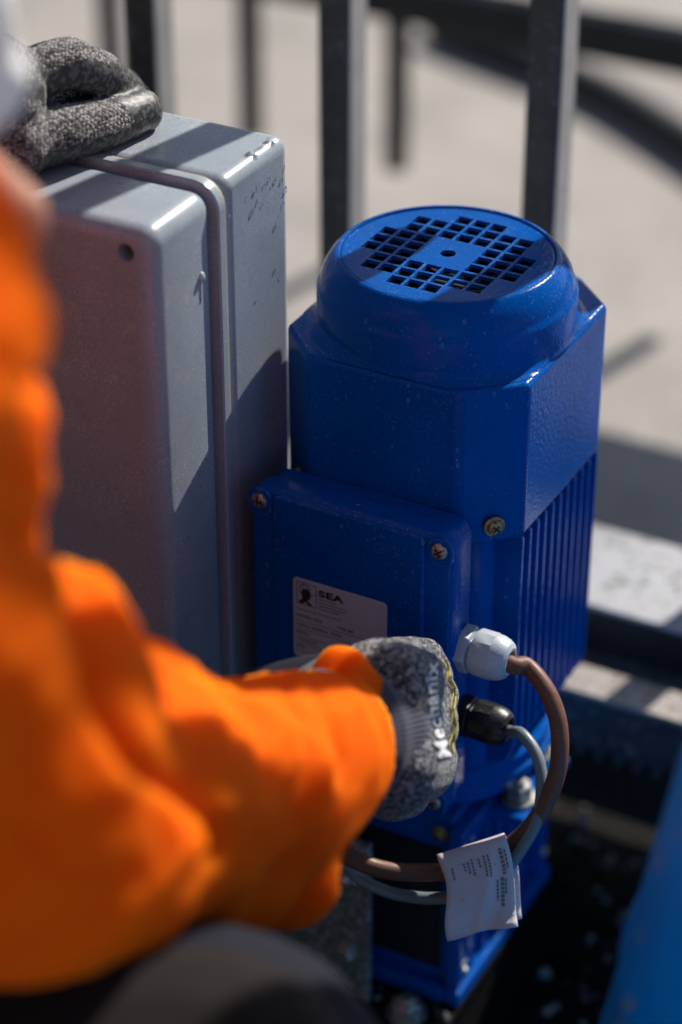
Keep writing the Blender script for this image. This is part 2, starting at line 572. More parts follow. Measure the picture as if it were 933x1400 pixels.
# loose grit and stone chips on the dark ground
mgr = M['grit'] = mat_worn('stone_chips', (0.035, 0.033, 0.031), 0.7, (0.22, 0.21, 0.2), speck=0.42, speck_scale=40, bscale=300)
b = bmesh.new()
rnd = random.Random(5)
for k in range(900):
    x, y = rnd.uniform(-60, 330), rnd.uniform(-260, 240)
    r_ = rnd.uniform(1.2, 3.8) * (1 if k % 9 else 1.8)
    zz = -430 + 4 if (-110 < x < 50 and -98 < y < 66) else (-432 if (-330 < x < 48 and -170 < y < 70) else GROUND + 8)
    if zz > -440 and k % 3:
        continue
    bmesh.ops.create_icosphere(b, subdivisions=1, radius=r_, matrix=Matrix.Translation((x, y, zz + r_ * 0.2)) @ Matrix.Rotation(rnd.uniform(0, 6), 4, 'Z') @ Matrix.Diagonal((1, rnd.uniform(0.5, 1), rnd.uniform(0.35, 0.8), 1)))
tag(link('grit', b, 'grit', None, (0, 0, GROUND), smooth=False), kind='stuff')

# ------------------------------------------------------------------ near gate
gate = thing('sliding_gate', 'black upright-bar sliding gate with a toothed rack standing behind the blue motor', 'gate', (0, 230, GROUND))
GY0, GY1 = 219, 241
def gate_bar(x, z0, z1, y0=GY0, y1=GY1, w=22, mat='black'):
    b = bmesh.new()
    box(b, x, x + w, y0, y1, z0, z1)
    o = link('bar', b, mat, gate, bevel=1.6, seg=2)
    o.data.materials.append(M['lit_side'])       # right-hand face coloured pale to stand for sun on it
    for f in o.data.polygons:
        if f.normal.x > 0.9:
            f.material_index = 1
    return o
for k in range(-4, 8):
    x = -57 + 135 * k
    gate_bar(x, -310, 900)
    # shorter bars that fill the upper half of the gate, above what the picture shows
    gate_bar(x + 72, 185, 900)
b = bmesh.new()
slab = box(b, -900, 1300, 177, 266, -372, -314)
link('bottom_beam', b, 'black_far', gate, bevel=3)  # shade on the beam's front is put into this black
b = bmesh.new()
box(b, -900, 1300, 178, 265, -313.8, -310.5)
link('lit_top_strip', b, 'beam', gate, bevel=1)  # pale strip puts the sun on the beam's top into colour
b = bmesh.new()
box(b, -900, 1300, 196, 202, -482, -372.5)
link('added_shade_plate', b, 'black_far', gate, bevel=1)  # plate added under the beam to keep sun off the ground
b = bmesh.new()
box(b, -900, 1300, 205, 255, 900, 950)
link('top_rail', b, 'black', gate, bevel=3)
b = bmesh.new()
box(b, -900, 1300, 122, 150, -337.5, -334)
link('rack_ledge', b, 'ledge', gate, bevel=1)  # thin pale beige strip on top of the rack bracket
b = bmesh.new()
box(b, -900, 1300, 124, 149, -352, -338)
box(b, -900, 1300, 150.5, 176, -346, -341)
lg = link('rack_bracket', b, 'rack', gate, bevel=1)
b = bmesh.new()
box(b, -900, 1300, 124, 148, -374, -352.5)
rk = link('rack', b, 'rack', gate, bevel=1)
tooth_me = None
for k in range(-14, 36):
    if tooth_me is None:
        b = bmesh.new()
        x = 0
        vs = []
        for y in (125, 147):
            vs.append([b.verts.new((xx, y, zz)) for xx, zz in ((-4.6, -374), (4.6, -374), (1.8, -383), (-1.8, -383))])
        for i in range(4):
            b.faces.new((vs[0][i], vs[0][(i + 1) % 4], vs[1][(i + 1) % 4], vs[1][i]))
        b.faces.new(vs[0])
        b.faces.new(list(reversed(vs[1])))
        t0 = link('tooth', b, 'rack', rk, smooth=False)
        tooth_me = t0.data
        t0.location.x = k * 0.01256
    else:
        t = t0.copy()
        C.objects.link(t)
        t.parent = rk
        t.location.x = k * 0.01256
# wheels that carry the gate, off to both sides
for x in (-520, 620):
    b = bmesh.new()
    lathe(b, [(8, -12), (56, -12), (60, -9), (54, 0), (60, 9), (56, 12), (8, 12)], 32, (x, 222, GROUND + 64), (0, 1, 0))
    link('wheel', b, 'zinc', gate)

# ------------------------------------------------------------------ far gate leaf
RE = Vector((-499, 939, -428))
far = thing('far_gate', 'blurred low black gate leaf hanging over the pale paving beyond the near gate', 'gate', (-499, 939, -428))
for k in range(-9, 14):
    b = bmesh.new()
    x = RE.x + 160 * k
    box(b, x - 9, x + 9, RE.y - 9, RE.y + 9, RE.z, RE.z + 151.8)
    link('rod', b, 'black_far', far, bevel=1, seg=1)
b = bmesh.new()
box(b, RE.x - 1500, RE.x + 2100, RE.y - 14, RE.y + 14, RE.z + 152, RE.z + 190)
link('bottom_rail', b, 'black_far', far, bevel=2, seg=1)
b = bmesh.new()
box(b, RE.x - 1500, RE.x + 2100, RE.y - 6, RE.y + 6, RE.z + 246, RE.z + 400)
link('shadow_panel', b, 'black_far', far, bevel=1, seg=1)  # unseen panel, added to widen the shadow strip on the paving
for x in (RE.x - 1480, RE.x + 2080):
    b = bmesh.new()
    box(b, x - 20, x + 20, RE.y + 15, RE.y + 55, GROUND, RE.z + 900)
    link('post', b, 'black_far', far, bevel=2, seg=1)

bar2 = thing('shadow_rail', 'unseen black rail on posts, added beyond the far gate to cast a shadow strip', 'shadow caster', (600, 1600, GROUND))  # stands out of view, placed only for its shadow
b = bmesh.new()
box(b, -3000, 4200, 1590, 1612, GROUND + 798, GROUND + 866)
link('top_rail', b, 'black_far', bar2, bevel=3, seg=2)
for x in (-2980, 1900, 4180):
    b = bmesh.new()
    box(b, x - 18, x + 18, 1612.5, 1640, GROUND, GROUND + 860)
    link('post', b, 'black_far', bar2, bevel=2, seg=1)

# tube added to stand in for a slanting shadow band on the paving
tubeo = thing('shadow_tube', 'black tube added in place of a slanting shadow band on the pale paving at the top right', 'tube', (-500, 1420, GROUND))
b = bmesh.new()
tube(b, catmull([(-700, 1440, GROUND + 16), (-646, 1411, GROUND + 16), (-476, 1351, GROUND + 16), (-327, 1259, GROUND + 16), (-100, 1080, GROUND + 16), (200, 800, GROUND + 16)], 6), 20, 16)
link('shadow_band', b, 'black_far', tubeo)

# ------------------------------------------------------------------ motor
motor = thing('gate_motor', 'deep blue enamelled gate motor with a square-holed fan grille on top', 'motor', (0, 0, -430))
# cowl: octagon
q, a = 42, 66
BK = 77
octo = [(-a - 2, -q), (-q - 2, -a), (q - 2.5, -a), (a - 1.5, -q), (a - 1, BK - a + q), (q - 2, BK), (-q - 2, BK), (-a - 2, BK - a + q)]
def octo_reach(dx, dy, ins):
    best = 1e9
    for (ax_, ay_), (bx_, by_) in zip(octo, octo[1:] + octo[:1]):
        ex, ey = bx_ - ax_, by_ - ay_
        ln = math.hypot(ex, ey)
        nx, ny = ey / ln, -ex / ln
        dd = nx * dx + ny * dy
        if dd > 1e-6:
            best = min(best, (nx * ax_ + ny * ay_ - ins) / dd)
    return best
b = bmesh.new()
prism(b, octo, -124, -37)
cowl = link('cowl', b, 'blue', motor, bevel=3.0, seg=4)
# collar: round shell with a softly stepped side and a fillet onto the octagon
b = bmesh.new()
prof = [(53.0, -7), (53.0, -0.6), (53.6, 0.2), (54.8, 0.2), (56.2, -1.0), (59.5, -5.0), (61.8, -9.0), (63.0, -13.0), (63.6, -15.2), (64.6, -16.4), (65.0, -18), (65.1, -28), (65.3, -32), (66.2, -35), (68.5, -37.2), (70, -38.5)]
prof = prof[:13] + [(65.0, -33.5), (65.4, -36.6)]
lathe(b, prof, 96)
link('cowl_collar', b, 'blue', motor, angle=50)
# fillet between collar and octagon top, cut to the octagon
b = bmesh.new()
inner = []
outer = []
for i in range(96):
    an = 2 * PI * i / 96
    dx, dy = math.cos(an), math.sin(an)
    ro = octo_reach(dx, dy, 1.2)
    r2 = min(ro, 72)
    inner.append(b.verts.new((65.0 * dx if ro > 65.5 else (ro - .4) * dx, 65.0 * dy if ro > 65.5 else (ro - .4) * dy, -31)))
    outer.append([b.verts.new((((65 if ro > 65.5 else ro - .4) * (1 - k) + r2 * k) * dx, ((65 if ro > 65.5 else ro - .4) * (1 - k) + r2 * k) * dy, -31 - 5.8 * (1 - (1 - k) ** 2.2))) for k in (0.25, 0.55, 1.0)])
for i in range(96):
    j = (i + 1) % 96
    b.faces.new((inner[i], inner[j], outer[j][0], outer[i][0]))
    b.faces.new((outer[i][0], outer[j][0], outer[j][1], outer[i][1]))
    b.faces.new((outer[i][1], outer[j][1], outer[j][2], outer[i][2]))
link('cowl_fillet', b, 'blue', motor, angle=60)
# grille plate with square holes
b = bmesh.new()
lathe(b, [(0.01, -2.6), (52.6, -2.6), (52.6, -0.9), (51.5, -0.6), (0.01, -0.6)], 96)
bmesh.ops.remove_doubles(b, verts=b.verts, dist=0.05)
gr_ = link('fan_grille', b, 'blue', motor, smooth=False)
b = bmesh.new()
pit, hw = 9.45, 3.95
for u in range(-4, 5):
    for v in range(-4, 5):
        if (abs(u) <= 3 and abs(v) <= 3 or abs(u) == 4 and abs(v) <= 1 or abs(v) == 4 and abs(u) <= 1) and not (abs(u) <= 1 and abs(v) <= 1):
            box(b, u * pit - hw, u * pit + hw, v * pit - hw, v * pit + hw, -6, 4)
lathe(b, [(3.9, -6), (3.9, 4)], 24, cap0=True, cap1=True)
cut = link('cutter', b, 'blue', motor, smooth=False)
bo = gr_.modifiers.new('holes', 'BOOLEAN')
bo.operation = 'DIFFERENCE'
bo.solver = 'EXACT'
bo.object = cut
bpy.context.view_layer.update()
bake(gr_)
bpy.data.objects.remove(cut)
bv = gr_.modifiers.new('bevel', 'BEVEL')
bv.width = 0.00035
bv.segments = 2
bv.limit_method = 'ANGLE'
bv.angle_limit = R(40)
# dark shaft under the grille, with the fan
b = bmesh.new()
lathe(b, [(52.9, -2.8), (52.9, -36.2), (0.1, -36.4)], 64)
link('fan_chamber', b, 'dark', motor)
b = bmesh.new()
lathe(b, [(0.1, -16), (9, -16), (11, -19), (11, -30), (0.1, -30)], 32)
fan = link('fan', b, 'fan', motor)
bl = None
for k in range(9):
    an = 2 * PI * k / 9
    if bl is None:
        b = bmesh.new()
        v8 = []
        for r_, tw in ((11, 0.0), (46, 0.28)):
            for z_ in (-32, -19):
                for s_ in (-1.1, 1.1):
                    v8.append(b.verts.new((r_ * math.cos(tw) + 0, r_ * math.sin(tw) + s_ + (z_ + 25) * 0.25, z_)))
        for f in ((0, 1, 3, 2), (4, 6, 7, 5), (0, 4, 5, 1), (2, 3, 7, 6), (0, 2, 6, 4), (1, 5, 7, 3)):
            b.faces.new([v8[i] for i in f])
        bl = link('fan_blade', b, 'fan', fan, origin=(0, 0, -430), smooth=False)
    else:
        c_ = bl.copy()
        C.objects.link(c_)
        c_.parent = fan
        c_.rotation_euler.z = an
b = bmesh.new()
for k, (x, y) in enumerate(((6, -33), (20, -34), (33, -30))):
    lathe(b, [(0.1, 4), (3.5, 3), (4.5, 0), (3.5, -4)], 16, (x, y, -24))
link('winding', b, 'copper', motor)

def screw_head(parent, c, axis, r=4.3, washer=0, mat='screw', rot=0.5, name='screw'):
    """domed cross-head screw with an optional washer"""
    b = bmesh.new()
    prof = []
    if washer:
        prof = [(0.1, -0.2), (washer, -0.2), (washer, 1.1), (washer - 0.5, 1.5), (r + 0.2, 1.5)]
        z0 = 1.5
    else:
        prof = [(0.1, -0.2), (r, -0.2)]
        z0 = 0
    prof += [(r, z0 + 0.6), (r * 0.93, z0 + 1.4), (r * 0.7, z0 + 2.1), (r * 0.35, z0 + 2.4), (0.05, z0 + 2.45)]
    lathe(b, prof, 28, c, axis)
    s = link(name, b, mat, parent, angle=40)
    u, v, w = frame_for(axis)
    b = bmesh.new()
    for k in range(2):
        d = (u * math.cos(rot + k * PI / 2) + v * math.sin(rot + k * PI / 2))
        e = w.cross(d)
        cc = Vector(c) + w * (z0 + 2.1)
        vv = [b.verts.new(cc + d * sx * r * 0.58 + e * sy * r * 0.12 + w * sz) for sz in (-0.5, 0.42 + 0.05 * k) for sx, sy in ((-1, -1), (1, -1), (1, 1), (-1, 1))]
        for f in ((0, 1, 2, 3), (4, 5, 6, 7), (0, 1, 5, 4), (1, 2, 6, 5), (2, 3, 7, 6), (3, 0, 4, 7)):
            b.faces.new([vv[i] for i in f])
    link('screw_slot', b, 'slot', s, origin=s['origin'], smooth=False)
    return s
DG = 0.7071
for sx, sy in ((1, -1), (-1, -1), (1, 1), (-1, 1)):
    screw_head(motor, (54 * sx + 0.0, 54 * sy, -113), (sx * DG, sy * DG, 0), 3.9, 5.4, 'brass', rot=0.8 * sx)
# ribbed stator
b = bmesh.new()
prism(b, rbox_pts(-52, 52, -50, 64, 22, 8), -274, -124.5)
link('stator', b, 'blue', motor, bevel=1, seg=2)
def fin_bm():
    b = bmesh.new()
    v8 = []
    prof = [(48, -125), (63.0, -125), (63.5, -127), (63.5, -256), (60, -266), (48, -273)]
    for s_, w_ in ((-1, 1.5), (1, 1.5)):
        v8.append([b.verts.new((r_, s_ * (w_ - 0.45 * (r_ > 60)), z_)) for r_, z_ in prof])
    n_ = len(prof)
    b.faces.new(v8[0])
    b.faces.new(list(reversed(v8[1])))
    for i in range(n_):
        b.faces.new((v8[0][i], v8[0][(i + 1) % n_], v8[1][(i + 1) % n_], v8[1][i]))
    return b
fin = None
for k in range(11):
    for rz_, off in ((0, -38 + 9.4 * k), (PI, -38 + 9.4 * k)) + (((PI / 2, -48 + 9.4 * k),) if k < 11 else ()):
        if fin is None:
            f_ = fin = link('cooling_fin', fin_bm(), 'blue', motor, bevel=0.5, seg=2)
        else:
            f_ = fin.copy()
            C.objects.link(f_)
            f_.parent = motor
        f_.rotation_euler.z = rz_
        if rz_ == PI / 2:
            f_.location = (off / 1000 - 0.002, 0.0, 0)
        else:
            f_.location = (0, off / 1000, 0)
# smooth casting pad at the front right, carrying the terminal box
b = bmesh.new()
pts = []
for an in range(236, 325, 4):
    pts.append((61.5 * math.cos(R(an)), 61.5 * math.sin(R(an))))
for an in range(324, 235, -8):
    pts.append((50 * math.cos(R(an)), 50 * math.sin(R(an))))
prism(b, pts, -273, -125.5)
link('casting_pad', b, 'blue', motor, bevel=1.5, angle=30)
b = bmesh.new()
box(b, -40, 27, -78, -50, -266, -104)
link('terminal_neck', b, 'blue', motor, bevel=3)
b = bmesh.new()
lathe(b, [(44, -274.5), (60, -274.5), (62, -276.5), (62, -284), (63.5, -285), (64, -287), (63.5, -289), (61, -290), (58, -291), (58, -299.5), (40, -299.5)], 96, (1, 0, 0))
link('flange', b, 'blue', motor, angle=30)
for k in range(8):
    an = R(22.5 + 45 * k)
    b = bmesh.new()
    lathe(b, [(0.1, 0), (4.2, 0), (4.6, -5), (0.1, -5.5)], 6, (58.5 * math.cos(an), 58.5 * math.sin(an), -290.5))
    link('flange_bolt', b, 'zinc', motor, smooth=False)

# terminal box
TX0, TX1, TZ0, TZ1 = -62.5, 50.5, -274, -101
b = bmesh.new()
slab_y(b, TX0 + 2, TX1 - 2, TZ0 + 2, TZ1 - 2, 9, [(-66.5, 1.5), (-68, 0), (-80, 0)])
tb = link('terminal_box', b, 'blue', motor, angle=30)
b = bmesh.new()
slab_y(b, TX0, TX1, TZ0, TZ1, 10, [(-80.4, 0.6), (-81, 0), (-88, 0), (-90.2, 0.8), (-91.6, 2.4), (-92.0, 4.0)])
tl = link('terminal_lid', b, 'blue', motor, angle=24)
# raised centre panel of the lid and corner lands round the screws
b = bmesh.new()
slab_y(b, -48, 35.5, TZ0 + 4, TZ1 - 2.5, 2.5, [(-91.5, 0), (-93.3, 0.3), (-93.8, 1.2)], 3)
link('lid_panel', b, 'blue', tl, origin=tl['origin'], angle=24)
for sx in (-1, 1):
    for sz in (-1, 1):
        cx = -56.0 if sx < 0 else 43.5
        cz = TZ1 - 7.6 if sz > 0 else TZ0 + 12
        b = bmesh.new()
        slab_y(b, cx - 6.8, cx + 6.8, cz - 9, cz + 6.5, 5, [(-91.5, 0), (-92.8, 0.2), (-93.3, 0.9)], 4)
        link('screw_land', b, 'blue', tl, origin=tl['origin'], angle=24)
        screw_head(tl, (cx, -93.2, cz), (0, -1, 0), 4.4, 0, 'screw', rot=0.35 + 0.3 * sx)
# cable glands on the right-hand side of the terminal box
def gland(z, y, mat, nm, r):
    b = bmesh.new()
    x0 = TX1 - 2
    lathe(b, [(r * 0.7, -2), (r * 0.72, 0.0)], 24, (x0, y, z), (1, 0, 0), cap0=True)
    n6 = [(r * 0.9, 0.1), (r * 1.0, 0.9), (r * 1.0, 6.4), (r * 0.9, 7.2), (r * 0.78, 7.4), (r * 0.78, 9.0)]
    lathe(b, n6, 6, (x0, y, z), (1, 0, 0))
    g = link(nm, b, mat, motor, bevel=0.35, seg=2)
    b = bmesh.new()
    lathe(b, [(r * 0.7, 8.6), (r * 0.94, 8.8), (r * 0.98, 10), (r * 0.98, 19)], 12, (x0, y, z), (1, 0, 0))
    lathe(b, [(r * 0.95, 18.2), (r * 0.93, 21), (r * 0.86, 24.0), (r * 0.74, 26.5), (r * 0.56, 27.8), (r * 0.44, 27.6), (r * 0.40, 22)], 32, (x0, y, z), (1, 0, 0))
    link('gland_nut', b, mat, g, origin=g['origin'], angle=28)
    return g
gland(-173, -77, 'gland_white', 'cable_gland', 12.4)
gland(-216, -75, 'gland_black', 'cable_gland', 11.0)

# gearbox below
GX0, GX1, GYa, GYb, GZ0, GZ1 = -42, 46, -66, 54, -424, -300
b = bmesh.new()
box(b, GX0, GX1 - 6, GYa + 7, GYb, GZ0, GZ1)
gb = link('gearbox', b, 'blue', motor, bevel=2)
def strut(x0, x1, y0, y1, z0, z1, mat='blue', nm='gearbox_rib'):
    b = bmesh.new()
    box(b, x0, x1, y0, y1, z0, z1)
    return link(nm, b, mat, motor, bevel=1.2, seg=2)
strut(GX1 - 6.2, GX1 + 2, GYa + 1, GYa + 15, GZ0 + 10, GZ1 - 4, 'blue')            # corner upright
strut(GX1 - 6.2, GX1 + 2, GYb - 8, GYb + 2, GZ0 + 10, GZ1 - 4, 'blue')
strut(GX1 - 6.2, GX1 + 2.6, GYa + 15.3, GYb - 8.3, GZ1 - 16, GZ1 - 4, 'blue')
strut(GX1 - 6.2, GX1 + 4, GYa - 2, GYb + 4, GZ0, GZ0 + 9.5, 'blue', 'base_flange')
strut(GX0 - 3, GX1 - 6.5, GYa - 3, GYa + 7, GZ0, GZ0 + 9.2, 'blue', 'base_flange')
for k in range(5):
    y = GYa + 22 + k * 16
    strut(GX1 - 6.2, GX1 + 0.5, y, y + 4, GZ0 + 10, GZ1 - 17)
# raised square frames on the corner upright, paint rubbed off their edges
for z in (-322, -388):
    b = bmesh.new()
    for (p, q_, r_, s_) in ((0, 2, 0, 22), (10, 12, 0, 22), (2.2, 9.8, 0, 2), (2.2, 9.8, 20, 22)):
        box(b, GX1 + 2, GX1 + 3.4, GYa + 2 + p, GYa + 2 + q_, z - 0 + r_ - 11, z + s_ - 11)
    link('raised_frame', b, 'blue_worn', motor, bevel=0.4, seg=2)
def hexbolt(parent, c, axis, r, h, mat='zinc', name='bolt', dome=True):
    b = bmesh.new()
    lathe(b, [(0.1, -0.3), (r * 1.45, -0.3), (r * 1.45, 1.3), (0.1, 1.3)], 24, c, axis)
    lathe(b, [(r * 1.0, 1.31), (r * 1.05, 1.6), (r * 1.05, h - 0.8), (r * 0.9, h)], 6, c, axis, cap1=True)
    if dome:
        lathe(b, [(r * 0.6, h - 0.1), (r * 0.6, h + 2.5), (r * 0.45, h + 3.4), (0.05, h + 3.6)], 18, c, axis)
    return link(name, b, mat, parent, angle=28)
hexbolt(motor, (GX1 + 14, -20, -305), (0, 0, 1), 7, 10, 'zinc', 'clamp_bolt')
hexbolt(motor, (GX1 + 10, 16, -300), (0, 0, 1), 6, 12, 'zinc', 'clamp_bolt')
strut(GX1 - 5, GX1 + 24, -36, 27, -312, -305.5, 'blue', 'mounting_ear')

b = bmesh.new()
box(b, GX0 + 5, GX1 - 12, GYa + 6.2, GYa + 7.2, GZ0 + 16, GZ1 - 22)
link('front_shade_panel', b, 'dark', motor)  # flat black panel stands for the shade inside a recess
for k in range(4):
    y = GYa + 26.5 + k * 16
    b = bmesh.new()
    box(b, GX1 - 6.4, GX1 - 5.6, y, y + 11, GZ0 + 22 + 3 * k, GZ1 - 30)
    link('side_shade_panel', b, 'dark', motor)  # black slips between the ribs stand for shaded openings
for y, z in ((GYa + 8, -405), (GYa + 8, -352), (GYb - 3, -330), (GYb - 3, -400)):
    screw_head(motor, (GX1 + 2, y, z), (1, 0, 0), 2.6, 0, 'zinc')
for x in (GX0 + 2, GX1 - 14):
    screw_head(motor, (x, GYa + 7, GZ1 - 12), (0, -1, 0), 3.2, 4.6, 'brass')
b = bmesh.new()
lathe(b, [(26, -300.5), (34, -302), (34, -310), (24, -318), (0.1, -318)], 48, (20, 30, 0))
link('output_collar', b, 'blue', motor)

# bracket, base plate and plinth that carry the motor
base = thing('motor_bracket', 'dull galvanised steel bracket bolted in front of the blue gearbox, partly behind the orange sleeve', 'bracket', (0, -60, -430))
b = bmesh.new()
box(b, -110, 50, -98, 66, -432, -425)
link('base_plate', b, 'shaded_dirt', base, bevel=1)  # steel plate coloured near-black to stand for shade
b = bmesh.new()
box(b, -92, 4, -88, -83, -424.8, -312)
link('upright_plate', b, 'plate', base, bevel=1)
hexbolt(base, (-8, -88, -333), (0, -1, 0), 8.5, 8)
hexbolt(base, (-10, -88, -392), (0, -1, 0), 5.5, 5, dome=False)
hexbolt(base, (26, -84, -425), (0, 0, 1), 8, 9)
kn = bmesh.new()
lathe(kn, [(21, 0), (21, 3), (18.5, 4.2), (18.0, 12), (16, 14), (14.5, 14), (13.5, 9), (0.1, 9)], 40, (-42, -88, -340), (0, -1, 0), cap0=True)
link('release_knob', kn, 'gland_black', base, angle=40)
pl_ = thing('concrete_plinth', 'low dark concrete plinth under the base plate of the blue motor', 'plinth', (0, 0, GROUND))
b = bmesh.new()
box(b, -330, 48, -170, 70, GROUND - 5, -432.5)
link('plinth_block', b, 'shaded_dirt', pl_, bevel=6)  # concrete block in the same shade-dark colour

# ------------------------------------------------------------------ rating plate
plt = bmesh.new()
LX0, LX1, LZ0, LZ1 = -37, 16, -196, -147.5
slab_y(plt, LX0, LX1, LZ0, LZ1, 2.6, [(-93.75, 0), (-94.02, 0.0), (-94.1, 0.15)], 5)
rp = link('rating_plate', plt, 'silver', tl, origin=tl['origin'], angle=20)
rp['label'] = 'silver rating plate with black print, half hidden by the glove'
def on_plate(me_list, name, mat, thick=0.05, y=-94.14):
    """flat print: list of (mesh, x, z, sx, sz) merged into one part"""
    b = bmesh.new()
    for me, x, z, sx, sz in me_list:
        t = bmesh.new()
        t.from_mesh(me)
        for v in t.verts:
            v.co = Vector((x + v.co.x * sx, y, z + v.co.y * sz))
        tmp = bpy.data.meshes.new('tmp')
        t.to_mesh(tmp)
        b.from_mesh(tmp)
        t.free()
        bpy.data.meshes.remove(tmp)
    return b
b = on_plate([(text_mesh('SEA', 6.4, 0.35, 1.08), LX0 + 14.6, LZ1 - 7.6, 1.25, 0.82)], '', '')
link('brand_lettering', b, 'ink', tl, origin=tl['origin'], smooth=False, recalc=False)
rows = [('Gates Automation', 1.35, 14.6, 9.8), ('Sistemi elettronici di aperture', 1.35, 14.6, 11.7), ('Internationally Registered', 1.45, 14.6, 13.6), ('Trademark n. 804888', 1.35, 14.6, 15.5),
        ('Distributed by SEA  Via Per 63 024 AT(T)', 1.55, 1.5, 19.0), ('903965-020', 3.1, 1.6, 23.6), ('TYPE ME', 2.5, 25, 24.2),
        ('230Vac 50/60Hz  750W', 2.7, 1.6, 29.0), ('80Nm', 2.8, 1.6, 33.6), ('UTILIZZO', 2.7, 1.6, 38.2), ('IP55', 2.7, 1.6, 42.6)]
b = on_plate([(text_mesh(t, s, 0.03), LX0 + x, LZ1 - z, 1.0, 1.0) for t, s, x, z in rows], '', '')
link('small_print', b, 'ink', tl, origin=tl['origin'], smooth=False, recalc=False)
b = bmesh.new()
for z in (25.6, 30.6, 35.2, 39.8, 44.2):
    box(b, LX0 + 1, LX0 + 44, -94.2, -94.11, LZ1 - z - 0.1, LZ1 - z + 0.1)
for x0_, x1_, z0_, z1_ in ((2, 13.4, 2.2, 2.5), (2, 13.4, 15.2, 15.5), (2, 2.3, 2.6, 15.1), (13.1, 13.4, 2.6, 15.1), (9.4, 13.0, 8.0, 8.25), (5.4, 5.7, 2.6, 8)):
    box(b, LX0 + x0_, LX0 + x1_, -94.2, -94.11, LZ1 - z1_, LZ1 - z0_)
link('ruled_lines', b, 'ink', tl, origin=tl['origin'], smooth=False)
# emblem: head in profile inside a sighting ring
b = bmesh.new()
hp = [(3.0, 14.9), (3.6, 13.2), (5.2, 12.2), (5.0, 10.2), (4.6, 8.8), (4.9, 7.2), (6.0, 5.8), (7.8, 5.4), (9.4, 6.0), (10.0, 7.4), (9.9, 8.6), (10.4, 9.6), (9.9, 10.0), (9.8, 11.2), (8.8, 11.6), (8.2, 12.2), (9.4, 13.4), (10.6, 14.0), (11.0, 14.9), (8.4, 14.9), (7.2, 13.2), (6.0, 14.9)]
b.faces.new([b.verts.new((LX0 + x, -94.17, LZ1 - z)) for x, z in hp])
n_ = 40
for r0, r1 in ((2.7, 3.1),):
    ra = [b.verts.new((LX0 + 6.6 + r0 * math.cos(2 * PI * i / n_), -94.22, LZ1 - 6.2 + r0 * math.sin(2 * PI * i / n_))) for i in range(n_)]
    rb = [b.verts.new((LX0 + 6.6 + r1 * math.cos(2 * PI * i / n_), -94.22, LZ1 - 6.2 + r1 * math.sin(2 * PI * i / n_))) for i in range(n_)]
    for i in range(n_):
        b.faces.new((ra[i], ra[(i + 1) % n_], rb[(i + 1) % n_], rb[i]))
link('emblem', b, 'ink', tl, origin=tl['origin'], smooth=False, recalc=False)

# ------------------------------------------------------------------ cables and tag
def loc(v):
    d = v - O
    return Vector((d.dot(XA) * 1000, d.dot(YA) * 1000, d.z * 1000))
def PL(px, py, t):
    return loc(P(px, py, t))
brown = thing('brown_cable', 'thick brown cable looping from the pale grey gland down behind the paper tag', 'cable', (80, -77, -180))
b = bmesh.new()
pts = [Vector((68, -77, -173)), Vector((78, -77.5, -174.5)), PL(722, 912, 1.196), PL(751, 950, 1.190), PL(765, 1000, 1.188), PL(761, 1060, 1.190), PL(735, 1118, 1.196), PL(695, 1158, 1.203), PL(640, 1186, 1.208), PL(580, 1193, 1.205), PL(520, 1188, 1.20), PL(460, 1165, 1.20), PL(420, 1150, 1.215), L(0, 0, 0) * 0 + Vector((-75, -100, -330)), Vector((-110, -90, -380)), Vector((-140, -60, -470))]
tube(b, catmull(pts, 8), 4.5, 16)
link('cable_sheath', b, 'cable_brown', brown)
grey = thing('grey_cable', 'thin grey cable curving down from the black gland beside the brown cable', 'cable', (80, -75, -224))
b = bmesh.new()
pts = [Vector((68, -75, -216)), Vector((77, -75.5, -217)), PL(714, 1004, 1.205), PL(735, 1035, 1.198), PL(741, 1080, 1.195), PL(733, 1125, 1.194), PL(712, 1162, 1.195), PL(690, 1190, 1.198), PL(650, 1216, 1.203), PL(600, 1228, 1.21), PL(540, 1222, 1.215), PL(490, 1200, 1.215), PL(440, 1160, 1.22), Vector((-85, -95, -330)), Vector((-125, -88, -380)), Vector((-150, -60, -470))]
tube(b, catmull(pts, 8), 3.1, 14)
link('cable_sheath', b, 'cable_grey', grey)

